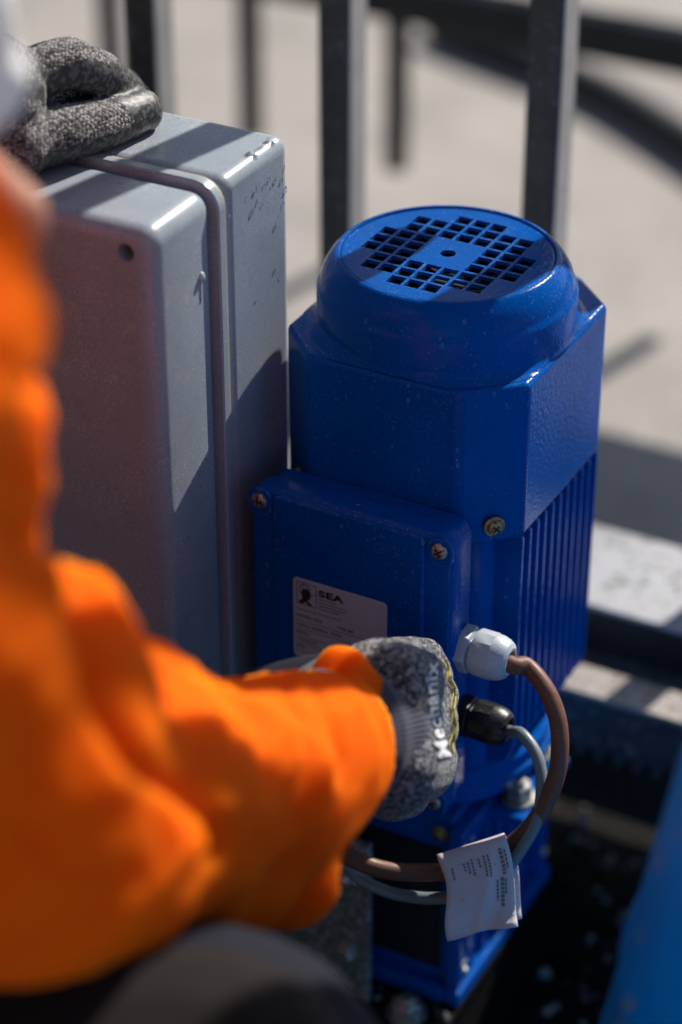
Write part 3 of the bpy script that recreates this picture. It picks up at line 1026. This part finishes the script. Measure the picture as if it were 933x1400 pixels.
tagt = thing('cable_tag', 'creased white paper tag folded over the brown cable', 'tag', (30, -100, -290))
def tag_sheet():
    b = bmesh.new()
    # corner places in the picture: top-left, top-right, bottom-right, bottom-left
    nu, nv = 14, 14
    TL_, TR_, BR_, BL_ = PL(601, 1180, 1.192), PL(694, 1150, 1.190), PL(711, 1264, 1.186), PL(616, 1284, 1.186)
    nrm = (TR_ - TL_).cross(BL_ - TL_).normalized()
    if nrm.dot(loc(Vector((0, 0, CAM_H))) - TL_) < 0:
        nrm = -nrm
    rows_ = []
    for j in range(nv + 1):
        v = j / nv
        row = []
        for i in range(nu + 1):
            u = i / nu
            p = (TL_ * (1 - u) + TR_ * u) * (1 - v) + (BL_ * (1 - u) + BR_ * u) * v
            p = p + nrm * (2.6 * math.sin(u * 2.4 + v * 4.0) * v + 0.9 * abs(math.sin(u * 5 + v * 3.5)) * v + 3.0 * noise.noise(Vector((u * 3, v * 3, 1))) * v + 2.2 * math.exp(-((u - 0.72 + 0.25 * v) / 0.08) ** 2) * v)
            p = p + (TR_ - TL_) * (0.055 * math.sin(v * 5.2) * (1 - 0.5 * u))
            p = p + (BL_ - TL_) * (0.02 * math.sin(u * 7 + 1) * v)
            row.append(p)
        rows_.append(row)
    # turned over the cable at the top, back leaf behind
    top = []
    for k in range(1, 7):
        an = PI * k / 6
        top.append([p - nrm * (6.2 * (1 - math.cos(an)) / 2 * 2) * 0.9 + (rows_[0][0] - rows_[1][0]).normalized() * 4.6 * math.sin(an) for p in rows_[0]])
    back = []
    for j in range(1, nv):
        back.append([p - nrm * 11.2 + (TR_ - TL_) * 0.06 for p in rows_[j]])
    seq = list(reversed(rows_)) + top + back
    vs = [[b.verts.new(p) for p in row] for row in seq]
    for r0, r1 in zip(vs, vs[1:]):
        for i in range(nu):
            b.faces.new((r0[i], r0[i + 1], r1[i + 1], r1[i]))
    return b, rows_, nrm
b, trow, tn = tag_sheet()
ts = link('tag_sheet', b, 'paper', tagt, angle=70)
so = ts.modifiers.new('thick', 'SOLIDIFY')
so.thickness = 0.00025
# faint printed lines on the tag
b = bmesh.new()
def tagp(u, v):
    i, j = min(int(u * 14), 13), min(int(v * 14), 13)
    fu, fv = u * 14 - i, v * 14 - j
    return (trow[j][i] * (1 - fu) + trow[j][i + 1] * fu) * (1 - fv) + (trow[j + 1][i] * (1 - fu) + trow[j + 1][i + 1] * fu) * fv + tn * 0.3
rnd = random.Random(4)
for c_, u0, v0, v1 in ((0, 0.60, 0.08, 0.36), (1, 0.66, 0.08, 0.36), (2, 0.84, 0.05, 0.36), (3, 0.91, 0.08, 0.30), (4, 0.74, 0.42, 0.66), (5, 0.80, 0.40, 0.74), (6, 0.86, 0.42, 0.60), (7, 0.30, 0.1, 0.2), (8, 0.36, 0.1, 0.24), (9, 0.42, 0.08, 0.30), (10, 0.12, 0.12, 0.28), (11, 0.52, 0.10, 0.22)):
    v = v0
    while v < v1:
        l = rnd.uniform(0.02, 0.045)
        w = 0.05 if c_ in (2, 5) else 0.028
        quad = [b.verts.new(tagp(a_, b__)) for a_, b__ in ((u0, v), (u0 + w, v), (u0 + w, v + l), (u0, v + l))]
        b.faces.new(quad)
        v += l + 0.012
link('tag_print', b, 'ink_soft', tagt, smooth=False, recalc=False)

# ------------------------------------------------------------------ grey enclosure
encl = thing('grey_enclosure', 'tall pale grey plastic control box left of the blue motor, gloved hand on its top', 'control box', (-190, -80, -432))
EX0 = -330
def rounded_shell(x0, x1, y0, y1, z0, z1, name, mat, r, seg=6):
    b = bmesh.new()
    box(b, x0, x1, y0, y1, z0, z1)
    o = link(name, b, mat, encl, bevel=r, seg=seg)
    return o
rounded_shell(EX0, -74.5, -87.5, -25, -430, 57, 'rear_shell', 'grey', 7)
b = bmesh.new()
def ring_xz(bm, x0, x1, z0, z1, r, y0, y1, ins=1.2):
    slab_y(bm, x0, x1, z0, z1, r, [(y1, ins), (y1 - ins, 0), (y0 + ins, 0), (y0, ins)], 8)
ring_xz(b, EX0 - 1, -73.5, -431, 58.0, 14, -95.2, -89.2, 0.8)
link('rim_flange', b, 'grey', encl, angle=26)
b = bmesh.new()
ring_xz(b, EX0 + .2, -74.4, -430, 57.1, 13, -89.3, -87.3, 0.1)
link('sealing_strip', b, 'seal', encl, angle=26)
# lid with a well-rounded front edge and screw holes in its corners
b = bmesh.new()
box(b, EX0 + 2, -76.3, -149, -94.8, -428, 55.3)
lid = link('lid', b, 'grey', encl)
me = lid.data
bv = lid.modifiers.new('bevel', 'BEVEL')
bv.width = 0.0095
bv.segments = 7
bv.limit_method = 'ANGLE'
cutters = bmesh.new()
for x, z in ((-90.5, 43), (EX0 + 17, 43), (-90.5, -415), (EX0 + 17, -415)):
    lathe(cutters, [(4.4, -30), (4.4, 30)], 32, (x, -149, z), (0, 1, 0), cap0=True, cap1=True)
cut = link('cutter', cutters, 'grey', encl, smooth=False)
bo = lid.modifiers.new('holes', 'BOOLEAN')
bo.operation = 'DIFFERENCE'
bo.solver = 'EXACT'
bo.object = cut
bpy.context.view_layer.update()
bake(lid)
bpy.data.objects.remove(cut)
lid.data.shade_smooth()
lid.data.set_sharp_from_angle(angle=R(38))
b = bmesh.new()
for x, z in ((-90.5, 43),):
    lathe(b, [(0.1, 0), (4.0, 0), (4.0, 2)], 24, (x, -130, z), (0, 1, 0))
link('lid_screw', b, 'dark', encl)
# pale smudge on the lid's side, built as an added white bead
b = bmesh.new()
bmesh.ops.create_uvsphere(b, u_segments=16, v_segments=10, radius=1, matrix=Matrix.Translation((-76.2, -108, 16)) @ Matrix.Diagonal((1.6, 2.0, 2.8, 1)))
box(b, -76.6, -75.9, -109, -108, 4, 14)
link('lid_smudge', b, 'gland_white', encl)

# water drops on the upper right edge of the box
b = bmesh.new()
rnd = random.Random(11)
for k in range(20):
    y = rnd.uniform(-84, -32) if k % 3 else rnd.uniform(-50, -30)
    z = 44 - abs(rnd.gauss(0, 13)) - 2
    if k > 14:
        z = rnd.uniform(-30, 40)
    r_ = rnd.uniform(0.5, 1.5) * (0.8 if k < 14 else 0.5)
    bmesh.ops.create_uvsphere(b, u_segments=12, v_segments=8, radius=1, matrix=Matrix.Translation((-74.3, y, z)) @ Matrix.Diagonal((r_ * 0.6, r_, r_ * rnd.uniform(1, 2.2), 1)))
for k in range(16):
    x = rnd.uniform(-81.5, -77)
    y = rnd.uniform(-60, -34)
    r_ = rnd.uniform(0.6, 1.3)
    bmesh.ops.create_uvsphere(b, u_segments=12, v_segments=8, radius=1, matrix=Matrix.Translation((x, y, 57 - max(0, (x + 81.5)) ** 2 * 0.07)) @ Matrix.Diagonal((r_, r_ * 2.0, r_ * 0.5, 1)))
wd = link('water_drops', b, 'water', None, (-77, -60, 30))
tag(wd, kind='stuff')
wd['label'] = 'clear water drops clinging to the upper right edge of the grey box'

# ------------------------------------------------------------------ blue container at the lower right
drum = thing('blue_container', 'out-of-focus bright blue plastic container widening downwards in the lower right corner', 'container', (0, 0, 0))
drum.matrix_basis = Matrix.Identity(4)
drum['origin'] = [0, 0, 0]
def wlink(name, bm, mat, parent, **kw):
    """bm in metres in world axes, parent an Empty in world axes"""
    inv = parent.matrix_basis.inverted()
    bm.transform(inv)
    bm.transform(Matrix.Scale(1000, 4))
    o = link(name, bm, mat, parent, origin=(0, 0, 0), **kw)
    return o
gz = O.z + GROUND / 1000
dc = Vector((0.243, 0.705, 0))
drum.matrix_basis = Matrix.Translation((dc.x, dc.y, gz))
b = bmesh.new()
prof = [(0.001, 0.0), (0.160, 0), (0.166, 0.006), (0.166, 0.02), (0.160, 0.03), (0.141, 0.30), (0.1325, 0.352), (0.1338, 0.358), (0.1310, 0.363), (0.1135, 0.472), (0.096, 0.56), (0.060, 0.60), (0.030, 0.612), (0.029, 0.64), (0.001, 0.642)]
lathe(b, [(r_, h_) for r_, h_ in prof], 64, (dc.x, dc.y, gz))
wlink('container_shell', b, 'cloud_blue', drum, angle=50)

# ------------------------------------------------------------------ the worker
wk = bpy.data.objects.new('person', None)
C.objects.link(wk)
wk.location = (-0.35, 0.75, gz)
wk.empty_display_size = 0.05
tag(wk, 'crouching worker in orange jacket and white helmet, gloved hands on the grey box and motor', 'person')
wk['origin'] = [0, 0, 0]

def blob(name, caps, mat, parent, voxel, smooth=3, amp=0.0, freq=30, extra=None, fold=None):
    """tapered capsules (p0, p1, r0, r1) and ellipsoids (p, (rx, ry, rz), quaternion) fused into ONE skin"""
    b = bmesh.new()
    for c_ in caps:
        if len(c_) == 4:
            p0, p1, r0, r1 = c_
            ax = p1 - p0
            ln = ax.length
            u, v, w = frame_for(ax)
            n = 20
            pr = []
            for k in range(0, 7):
                an = -PI / 2 + (PI / 2) * k / 6
                pr.append((max(r0 * math.cos(an), 1e-5), r0 * math.sin(an)))
            for k in range(1, 7):
                an = (PI / 2) * k / 6
                if k == 1:
                    pr.append((r1, ln))
                pr.append((max(r1 * math.cos(an), 1e-5), ln + r1 * math.sin(an)))
            lathe(b, pr, n, p0, ax)
        else:
            p, rr, qt = c_
            bmesh.ops.create_uvsphere(b, u_segments=28, v_segments=18, radius=1, matrix=Matrix.Translation(p) @ qt.to_matrix().to_4x4() @ Matrix.Diagonal((*rr, 1)))
    bmesh.ops.remove_doubles(b, verts=b.verts, dist=1e-5)
    bmesh.ops.recalc_face_normals(b, faces=b.faces)
    o = wlink(name, b, mat, parent, smooth=False, recalc=False)
    rm = o.modifiers.new('remesh', 'REMESH')
    rm.mode = 'VOXEL'
    rm.voxel_size = voxel
    sm = o.modifiers.new('smooth', 'SMOOTH')
    sm.iterations = smooth
    sm.factor = 0.5
    bpy.context.view_layer.update()
    bake(o)
    me = o.data
    if amp or fold:
        wm = parent.matrix_basis
        nrm = [v.normal.copy() for v in me.vertices]
        for v, vn in zip(me.vertices, nrm):
            d = 0
            if amp:
                q_ = v.co * freq
                d += amp * (noise.noise(q_) + 0.5 * noise.noise(q_ * 2.1))
            if fold:
                d += fold(wm @ v.co)
            v.co += vn * d
    me.shade_smooth()
    me.materials.clear()
    me.materials.append(M[mat])
    return o

QI = Matrix.Identity(3).to_quaternion()
# joints
SR = P(-290, 430, 0.715)      # right shoulder
ER = P(40, 1120, 0.86)        # right elbow
WR = P(478, 1010, 1.075)      # right wrist
HR = P(556, 985, 1.135)       # right fist centre
HEAD = P(-500, 195, 0.80)
SLs = P(-680, 330, 0.97)      # left shoulder
EL = P(-620, 300, 1.17)
WL = P(-30, 120, 1.20)
NECK = (SR + SLs) / 2 + Vector((0.01, 0, 0.03))
PELV = Vector((-0.58, 0.62, 0.36))
CHEST = Vector((-0.46, 0.67, 0.55))
HIPR = PELV + Vector((0.02, -0.10, -0.02))
HIPL = PELV + Vector((0.0, 0.12, -0.02))
KR = P(275, 1540, 0.90)       # right knee, near the lens
KL = Vector((-0.24, 1.02, gz + 0.09))
AR = Vector((KR.x - 0.16, KR.y + 0.02, gz + 0.09))
AL = Vector((-0.60, 1.00, gz + 0.08))

def finger(pts, r0, r1):
    out = []
    n = len(pts) - 1
    for i in range(n):
        ra = r0 + (r1 - r0) * i / n
        rb = r0 + (r1 - r0) * (i + 1) / n
        out.append((pts[i], pts[i + 1], ra, rb))
    return out

# left hand: thumb along the box, fingers curled over beyond it
def B(x, y, z):
    return L(x, y, z)
def onz(px, py, z):
    """the place at height z (mm in the gate frame) seen at that spot of the photograph"""
    d = FW + Vector((1, 0, 0)) * ((px - 466.5) / FP) + UP * ((700 - py) / FP)
    t = (O.z + z / 1000 - CAM_H) / d.z
    return Vector((0, 0, CAM_H)) + d * t
thumb = [onz(20, 196, 72), onz(84, 184, 70), onz(140, 170, 68), onz(192, 152, 66.0)]
index = [onz(15, 110, 96), onz(92, 86, 98), onz(136, 100, 88), onz(172, 128, 70)]
middle = [onz(18, 82, 92), onz(92, 70, 96), onz(138, 90, 84), onz(166, 120, 66)]
middle = [p + YA * 0.015 + Vector((0, 0, -0.016)) for p in middle]
ring = [p + YA * 0.030 + XA * -0.004 + Vector((0, 0, -0.030)) for p in index[:3]] + [index[3] + YA * 0.032 + XA * -0.012 + Vector((0, 0, -0.040))]
pinky = [p + YA * 0.044 + XA * -0.012 + Vector((0, 0, -0.050)) for p in index[:3]] + [index[3] + YA * 0.044 + XA * -0.024 + Vector((0, 0, -0.065))]
palmL = onz(-30, 130, 92)
glove_caps_L = finger(thumb, 0.0150, 0.0112) + finger(index, 0.0135, 0.0102) + finger(middle, 0.0130, 0.0100) + finger(ring, 0.0120, 0.0095) + finger(pinky, 0.0110, 0.0090)
glove_caps_L += [(palmL, index[0], 0.030, 0.018), (palmL, thumb[0], 0.030, 0.018), (palmL, pinky[0], 0.026, 0.014), (WL + Vector((-0.07, 0, 0)), palmL, 0.031, 0.032)]

def shrink(caps, k):
    return [(c_[0], c_[1], c_[2] * k, c_[3] * k) if len(c_) == 4 else (c_[0], tuple(r_ * k for r_ in c_[1]), c_[2]) for c_ in caps]

# right fist, pressed against the terminal lid
fdir = (HR - WR).normalized()
KN = P(590, 960, 1.165)
tip = []
for k in range(4):
    yk = 908 + k * 44
    k0 = P(591 - (16 if k in (0, 3) else 0), yk, 1.158)
    k1 = P(587 - (14 if k in (0, 3) else 0), yk + 2, 1.178)
    k2 = P(548, yk + 6, 1.183)
    k3 = P(522, yk + 6, 1.160)
    tip.append([k0, k1, k2, k3])
glove_caps_R = []
for k, f_ in enumerate(tip):
    glove_caps_R += finger(f_, 0.0118 - 0.0008 * k, 0.0095)
    glove_caps_R.append((P(532, 940 + k * 30, 1.128), f_[0], 0.024, 0.0130))
glove_caps_R += [(P(510, 993, 1.112), P(538, 988, 1.145), 0.0305, 0.031), (P(520, 950, 1.10), P(560, 930, 1.145), 0.026, 0.021), (P(530, 1040, 1.10), P(566, 1040, 1.145), 0.026, 0.021)]
glove_caps_R += finger([P(500, 1060, 1.11), P(535, 1088, 1.135), P(556, 1088, 1.158), P(560, 1070, 1.172)], 0.0140, 0.0095)

# body: one skin from head to feet, inside the clothes
fwd = (Vector((0.95, 0.10, -0.02))).normalized()
side = fwd.cross(Vector((0, 0, 1))).normalized()
upv = side.cross(fwd).normalized()
FQ = Matrix((fwd, side.cross(fwd).cross(fwd) if False else -side, upv)).transposed().to_quaternion()
def Hd(f, s, u):
    return HEAD + fwd * f + side * s + upv * u
body_caps = [(HEAD, (0.092, 0.074, 0.105), FQ), (Hd(0.045, 0, -0.035), (0.050, 0.054, 0.070), FQ),
             (Hd(0.078, 0, -0.082), Hd(0.060, 0, -0.085), 0.022, 0.030),                      # chin
             (Hd(0.088, 0, 0.012), Hd(0.122, 0, -0.030), 0.009, 0.014),                       # nose
             (Hd(0.088, 0.026, 0.020), Hd(0.088, -0.026, 0.020), 0.010, 0.010),               # brow
             (Hd(0.090, 0.014, -0.052), Hd(0.090, -0.014, -0.052), 0.008, 0.008),             # lips
             (Hd(0.070, 0.045, -0.018), Hd(0.060, 0.052, -0.03), 0.018, 0.018), (Hd(0.070, -0.045, -0.018), Hd(0.060, -0.052, -0.03), 0.018, 0.018),
             (Hd(-0.008, 0.078, 0.012), Hd(-0.004, 0.080, -0.02), 0.013, 0.008), (Hd(-0.008, -0.078, 0.012), Hd(-0.004, -0.080, -0.02), 0.013, 0.008),
             (Hd(-0.02, 0, -0.05), NECK, 0.052, 0.055),
             (NECK, CHEST, 0.06, 0.12), (CHEST, PELV, 0.13, 0.125), (SR + Vector((-.03, .01, -.01)), CHEST, 0.045, 0.10), (SLs, CHEST, 0.045, 0.10),
             (SR + Vector((-.03, .01, -.01)), ER, 0.045, 0.038), (ER, WR, 0.038, 0.018), (SLs, EL, 0.045, 0.038), (EL, WL + Vector((-0.03, 0, 0)), 0.034, 0.014),
             (HIPR, KR, 0.085, 0.052), (KR, AR, 0.05, 0.035), (HIPL, KL, 0.085, 0.052), (KL, AL, 0.05, 0.035)]
body_caps += [(AR, AR + Vector((0.16, 0.02, -0.055)), 0.035, 0.025), (AL, AL + Vector((-0.12, 0, -0.045)), 0.035, 0.025)]
body_caps += shrink(glove_caps_R, 0.56) + shrink(glove_caps_L, 0.62)
blob('body', body_caps, 'skin', wk, 0.0042, 3)
for s_ in (-1, 1):
    b = bmesh.new()
    bmesh.ops.create_uvsphere(b, u_segments=16, v_segments=12, radius=0.0115, matrix=Matrix.Translation(Hd(0.0835, 0.031 * s_, 0.0)))
    wlink('eye', b, 'helmet', wk)

# jacket
CRE = [([(110, 815), (140, 930), (172, 1042), (262, 1086), (290, 1120), (300, 1165)], 0.0055, 16), ([(330, 955), (365, 1060), (350, 1150)], 0.0022, 14),
       ([(430, 950), (470, 1030), (455, 1110)], 0.0020, 12), ([(-20, 720), (40, 735), (110, 770)], 0.0035, 16), ([(20, 950), (60, 1060), (50, 1160)], 0.0020, 20),
       ([(390, 940), (425, 1030), (410, 1130)], 0.0016, 9), ([(10, 1120), (90, 1190), (190, 1200)], 0.0026, 14), ([(-10, 480), (40, 540), (60, 600)], 0.002, 14)]
def jfold(p):
    """soft sleeve creases running round the arm"""
    d = 0
    ax = (WR - ER)
    t = (p - ER).dot(ax) / ax.length_squared
    if 0.0 < t < 1.05:
        rad = (p - ER - ax * t)
        an = math.atan2(rad.z, rad.y)
        d += 0.0016 * math.sin(t * 27 + 2.2 * math.sin(an * 1.0 + t * 3) + noise.noise(p * 14) * 2.5) * (0.4 + 0.6 * math.sin(an * 1.3 + 1) ** 2)
    ax2 = ER - SR
    t2 = (p - SR).dot(ax2) / ax2.length_squared
    if 0.05 < t2 < 1.1 and (p - SR - ax2 * t2).length < 0.09:
        d += 0.0020 * math.sin(t2 * 19 + noise.noise(p * 12) * 3.0)
    q3 = Vector((p.x * 16, p.y * 16, p.z * 34)) + Vector((3, 1, 2)) * noise.noise(p * 7)
    d += 0.0030 * (0.5 - abs(noise.noise(q3)) * 2)          # ridged wrinkles
    d += 0.0012 * (0.5 - abs(noise.noise(q3 * 2.3)) * 2)
    # deep creases where the sleeve breaks above the elbow
    v = p - Vector((0, 0, CAM_H))
    t_ = v.dot(FW)
    px, py = v.x / t_ * FP + 466.5, 700 - v.dot(UP) / t_ * FP
    for c_, dep, wd_ in CRE:
        best = 1e9
        for (ax_, ay_), (ex_, ey_) in zip(c_, c_[1:]):
            ux, uy = ex_ - ax_, ey_ - ay_
            q_ = max(0, min(1, ((px - ax_) * ux + (py - ay_) * uy) / (ux * ux + uy * uy)))
            best = min(best, math.hypot(px - ax_ - ux * q_, py - ay_ - uy * q_))
        d -= dep * math.exp(-(best / wd_) ** 2)
    return d
jac = [(SR, SR + Vector((0.004, 0.0, -0.09)), 0.067, 0.062), (SR + Vector((0.004, 0, -0.09)), ER + Vector((0, 0, 0.03)), 0.058, 0.054),
       (ER + Vector((-0.012, 0, 0.05)), ER, 0.058, 0.060), (ER, P(190, 1095, 0.935), 0.060, 0.054), (P(190, 1095, 0.935), P(330, 1080, 1.0), 0.048, 0.046),
       (P(330, 1085, 1.0), P(430, 1028, 1.050), 0.046, 0.0365), (P(300, 1100, 0.99), P(385, 1190, 1.015), 0.040, 0.024), (P(130, 1200, 0.92), P(300, 1170, 0.98), 0.044, 0.034),
       (P(478, 960, 1.075), P(465, 925, 1.075), 0.018, 0.013), (P(60, 900, 0.88), P(112, 815, 0.90), 0.026, 0.013), (P(150, 935, 0.92), P(245, 965, 0.95), 0.024, 0.018), (P(-190, 600, 0.77), P(-175, 680, 0.79), 0.060, 0.056),
       (SR, CHEST, 0.075, 0.145), (SLs, CHEST, 0.078, 0.145), (SR, SLs, 0.070, 0.072), (CHEST, PELV, 0.155, 0.16), (NECK, CHEST, 0.085, 0.13),
       (NECK + Vector((0, 0, 0.0)), NECK + (HEAD - NECK) * 0.35, 0.075, 0.066),
       (SLs, EL, 0.068, 0.056), (EL, WL + Vector((-0.08, 0, 0)), 0.056, 0.045)]
blob('jacket', jac, 'orange', wk, 0.0034, 9, amp=0.0008, freq=26, fold=jfold)
# trousers
tr = [(HIPR, KR, 0.105, 0.076), (KR, AR + Vector((0, 0, 0.01)), 0.074, 0.058), (HIPL, KL, 0.105, 0.07), (KL, AL + Vector((0.02, 0, 0.01)), 0.07, 0.058), (PELV + Vector((0, -.05, 0)), PELV + Vector((0, .05, 0)), 0.135, 0.135)]
blob('trousers', tr, 'navy', wk, 0.006, 5, amp=0.003, freq=18)
kp = [(KR + Vector((-0.075, -0.020, 0.018)), KR + Vector((0.0, -0.020, 0.016)), 0.066, 0.068)]
blob('knee_patch', kp, 'knee', wk, 0.004, 3, amp=0.002, freq=20)
for k_, A in enumerate((AR, AL)):
    d = Vector((0.17, 0.02, -0.045)) if k_ == 0 else Vector((-0.13, 0, -0.035))
    b_ = [(A + Vector((0, 0, 0.03)), A + Vector((0, 0, -0.035)), 0.052, 0.05), (A + Vector((0, 0, -0.035)), A + d, 0.05, 0.036)]
    blob('boot', b_, 'nitrile', wk, 0.005, 3)

# helmet with brim
b = bmesh.new()
HQ = FQ.to_matrix().to_4x4()
hm = Matrix.Translation(Hd(0.0, 0, 0.038)) @ HQ
prf = []
nseg = 20
for k in range(nseg + 1):
    an = (PI / 2) * k / nseg
    prf.append((0.112 * math.cos(an), 0.100 * math.sin(an)))
n = 64
rings = []
def rad(an, base):
    return base * (1 + 0.13 * abs(math.cos(an)) ** 2)
for r_, h_ in [(0.104, -0.010), (0.112, -0.010)] + prf:
    rings.append([b.verts.new((max(rad(2 * PI * i / n, r_), 1e-4) * math.cos(2 * PI * i / n), r_ * math.sin(2 * PI * i / n), h_)) for i in range(n)])
for a_, c_ in zip(rings, rings[1:]):
    for i in range(n):
        b.faces.new((a_[i], a_[(i + 1) % n], c_[(i + 1) % n], c_[i]))
b.transform(hm)
hel = wlink('helmet', b, 'helmet', wk, angle=60)
b = bmesh.new()
va, vb, vc, vd = [], [], [], []
for i in range(33):
    an = -PI * 0.5 + PI * i / 32
    e = max(0, math.cos(an)) ** 0.7
    r0 = 0.110
    r1 = 0.112 + 0.004 * e
    for lst, r_, z_ in ((va, r0, -0.006), (vb, r1, -0.016), (vc, r1, -0.0195), (vd, r0, -0.011)):
        lst.append(b.verts.new((rad(an, r_) * math.cos(an), r_ * math.sin(an), z_)))
for p_, q_ in ((va, vb), (vb, vc), (vc, vd), (vd, va)):
    for i in range(32):
        b.faces.new((p_[i], p_[i + 1], q_[i + 1], q_[i]))
b.faces.new((va[0], vb[0], vc[0], vd[0]))
b.faces.new((va[-1], vb[-1], vc[-1], vd[-1]))
b.transform(hm)
wlink('brim', b, 'helmet', hel if False else wk, angle=50)

# gloves
gl = blob('glove', glove_caps_L, 'knit', wk, 0.0012, 5, amp=0.0004, freq=120)
gl['label'] = 'grey knitted glove resting on the grey box'
gl.data.materials.append(M['nitrile'])
# rubber dipped palm side and finger tips
wm = wk.matrix_basis
tl_ = [thumb[0], thumb[1], thumb[2], thumb[3]]
camv = Vector((0, 0, CAM_H))
def seg_t(p, pts):
    best = (1e9, 0, None, 0)
    for i in range(len(pts) - 1):
        a_, c_ = pts[i], pts[i + 1]
        t = max(0, min(1, (p - a_).dot(c_ - a_) / (c_ - a_).length_squared))
        d = (p - a_ - (c_ - a_) * t).length
        if d < best[0]:
            best = (d, i + t, a_ + (c_ - a_) * t, i)
    return best
for f in gl.data.polygons:
    p = wm @ f.center
    n_ = f.normal
    dt = seg_t(p, thumb)
    di = seg_t(p, index)
    wob = 0.25 * noise.noise(p * 160)
    if dt[0] < di[0]:
        if dt[1] > 2.35 + wob or n_.z < -0.08 + wob * 0.8:
            f.material_index = 1
    else:
        if n_.y < -0.10 + wob and n_.z < 0.42 or di[1] > 1.75 + wob and n_.z < 0.75:
            f.material_index = 1
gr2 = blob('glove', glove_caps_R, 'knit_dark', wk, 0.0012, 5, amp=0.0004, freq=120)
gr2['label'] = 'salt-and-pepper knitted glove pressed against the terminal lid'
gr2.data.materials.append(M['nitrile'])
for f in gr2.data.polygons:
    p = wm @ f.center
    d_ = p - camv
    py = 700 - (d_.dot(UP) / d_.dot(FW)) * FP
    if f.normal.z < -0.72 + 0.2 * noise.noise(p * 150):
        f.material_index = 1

# ribbed cuff of the right glove
b = bmesh.new()
c0, c1, c2, c3 = P(428, 1012, 1.062), P(458, 1006, 1.082), P(476, 1001, 1.094), P(486, 998, 1.106)
tube(b, catmull([c0, c1, c2, c3], 5), [0.031] * 5 + [0.0345] * 5 + [0.0362, 0.0366, 0.0368, 0.0368, 0.0362, 0.0335], 96, uv=True)
wlink('glove_cuff', b, 'rib', wk, angle=60)
b = bmesh.new()
tube(b, catmull([P(300, 968, 1.10), P(360, 946, 1.105), P(420, 930, 1.11), P(470, 925, 1.115)], 5), 0.0115, 20)
isl = wlink('inner_sleeve', b, M['navy'], wk, angle=60)
isl['label'] = 'navy under-sleeve showing past the orange cuff'

# print and piping wrapped on the back of the right glove
gme = gr2.data
bmv = bmesh.new()
bmv.from_mesh(gme)
bmv.transform(wm)
bvh = BVHTree.FromBMesh(bmv)
bmv.free()
def on_glove(px, py, lift=0.0004):
    d = FW + Vector((1, 0, 0)) * ((px - 466.5) / FP) + UP * ((700 - py) / FP)
    d.normalize()
    hit = bvh.ray_cast(camv, d)
    if hit[0] is None:
        return None
    return hit[0] + hit[1] * lift
def wrap_text(body, size, x0, y0, x1, y1, bold, hscale, bend=0.0):
    me = text_mesh(body, 1.0, bold, 1.05)
    xs = [v.co.x for v in me.vertices]
    wx = max(xs) - min(xs)
    t = bmesh.new()
    t.from_mesh(me)
    bmesh.ops.triangulate(t, faces=t.faces)
    bmesh.ops.subdivide_edges(t, edges=[e for e in t.edges if e.calc_length() > 0.10], cuts=3)
    ln = math.hypot(x1 - x0, y1 - y0)
    dx, dy = (x1 - x0) / ln, (y1 - y0) / ln
    nx, ny = dy, -dx
    bad = []
    for v in t.verts:
        s = (v.co.x - min(xs)) / wx
        h = v.co.y * hscale
        px = x0 + dx * s * ln + nx * h + nx * bend * math.sin(PI * s)
        py = y0 + dy * s * ln + ny * h + ny * bend * math.sin(PI * s)
        q_ = on_glove(px, py, 0.0009)
        if q_ is None:
            bad.append(v)
        else:
            v.co = q_
    if bad:
        bmesh.ops.delete(t, geom=bad, context='VERTS')
    return t
b = wrap_text('Mechanix', 1, 615, 1034, 597, 905, 0.02, 24, 8)
wlink('glove_lettering', b, 'white_print', wk, smooth=False, recalc=False)
b = bmesh.new()
for off, rr in ((0, 0.00045), (4, 0.0003)):
    pts = []
    for k in range(24):
        py = 902 + k * 5.6
        px = 640
        h = None
        while px > 560 and h is None:
            h = on_glove(px, py, 0.0006)
            px -= 1
        if h is not None:
            h = on_glove(px - 4 - off + 0.8 * math.sin(k * 1.3 + off), py, 0.0006) or h
            pts.append(h)
    if len(pts) > 3:
        tube(b, pts, rr, 8)
wlink('glove_piping', b, 'yellow', wk)

for o in list(bpy.data.objects):
    if 'origin' in o.keys():
        del o['origin']
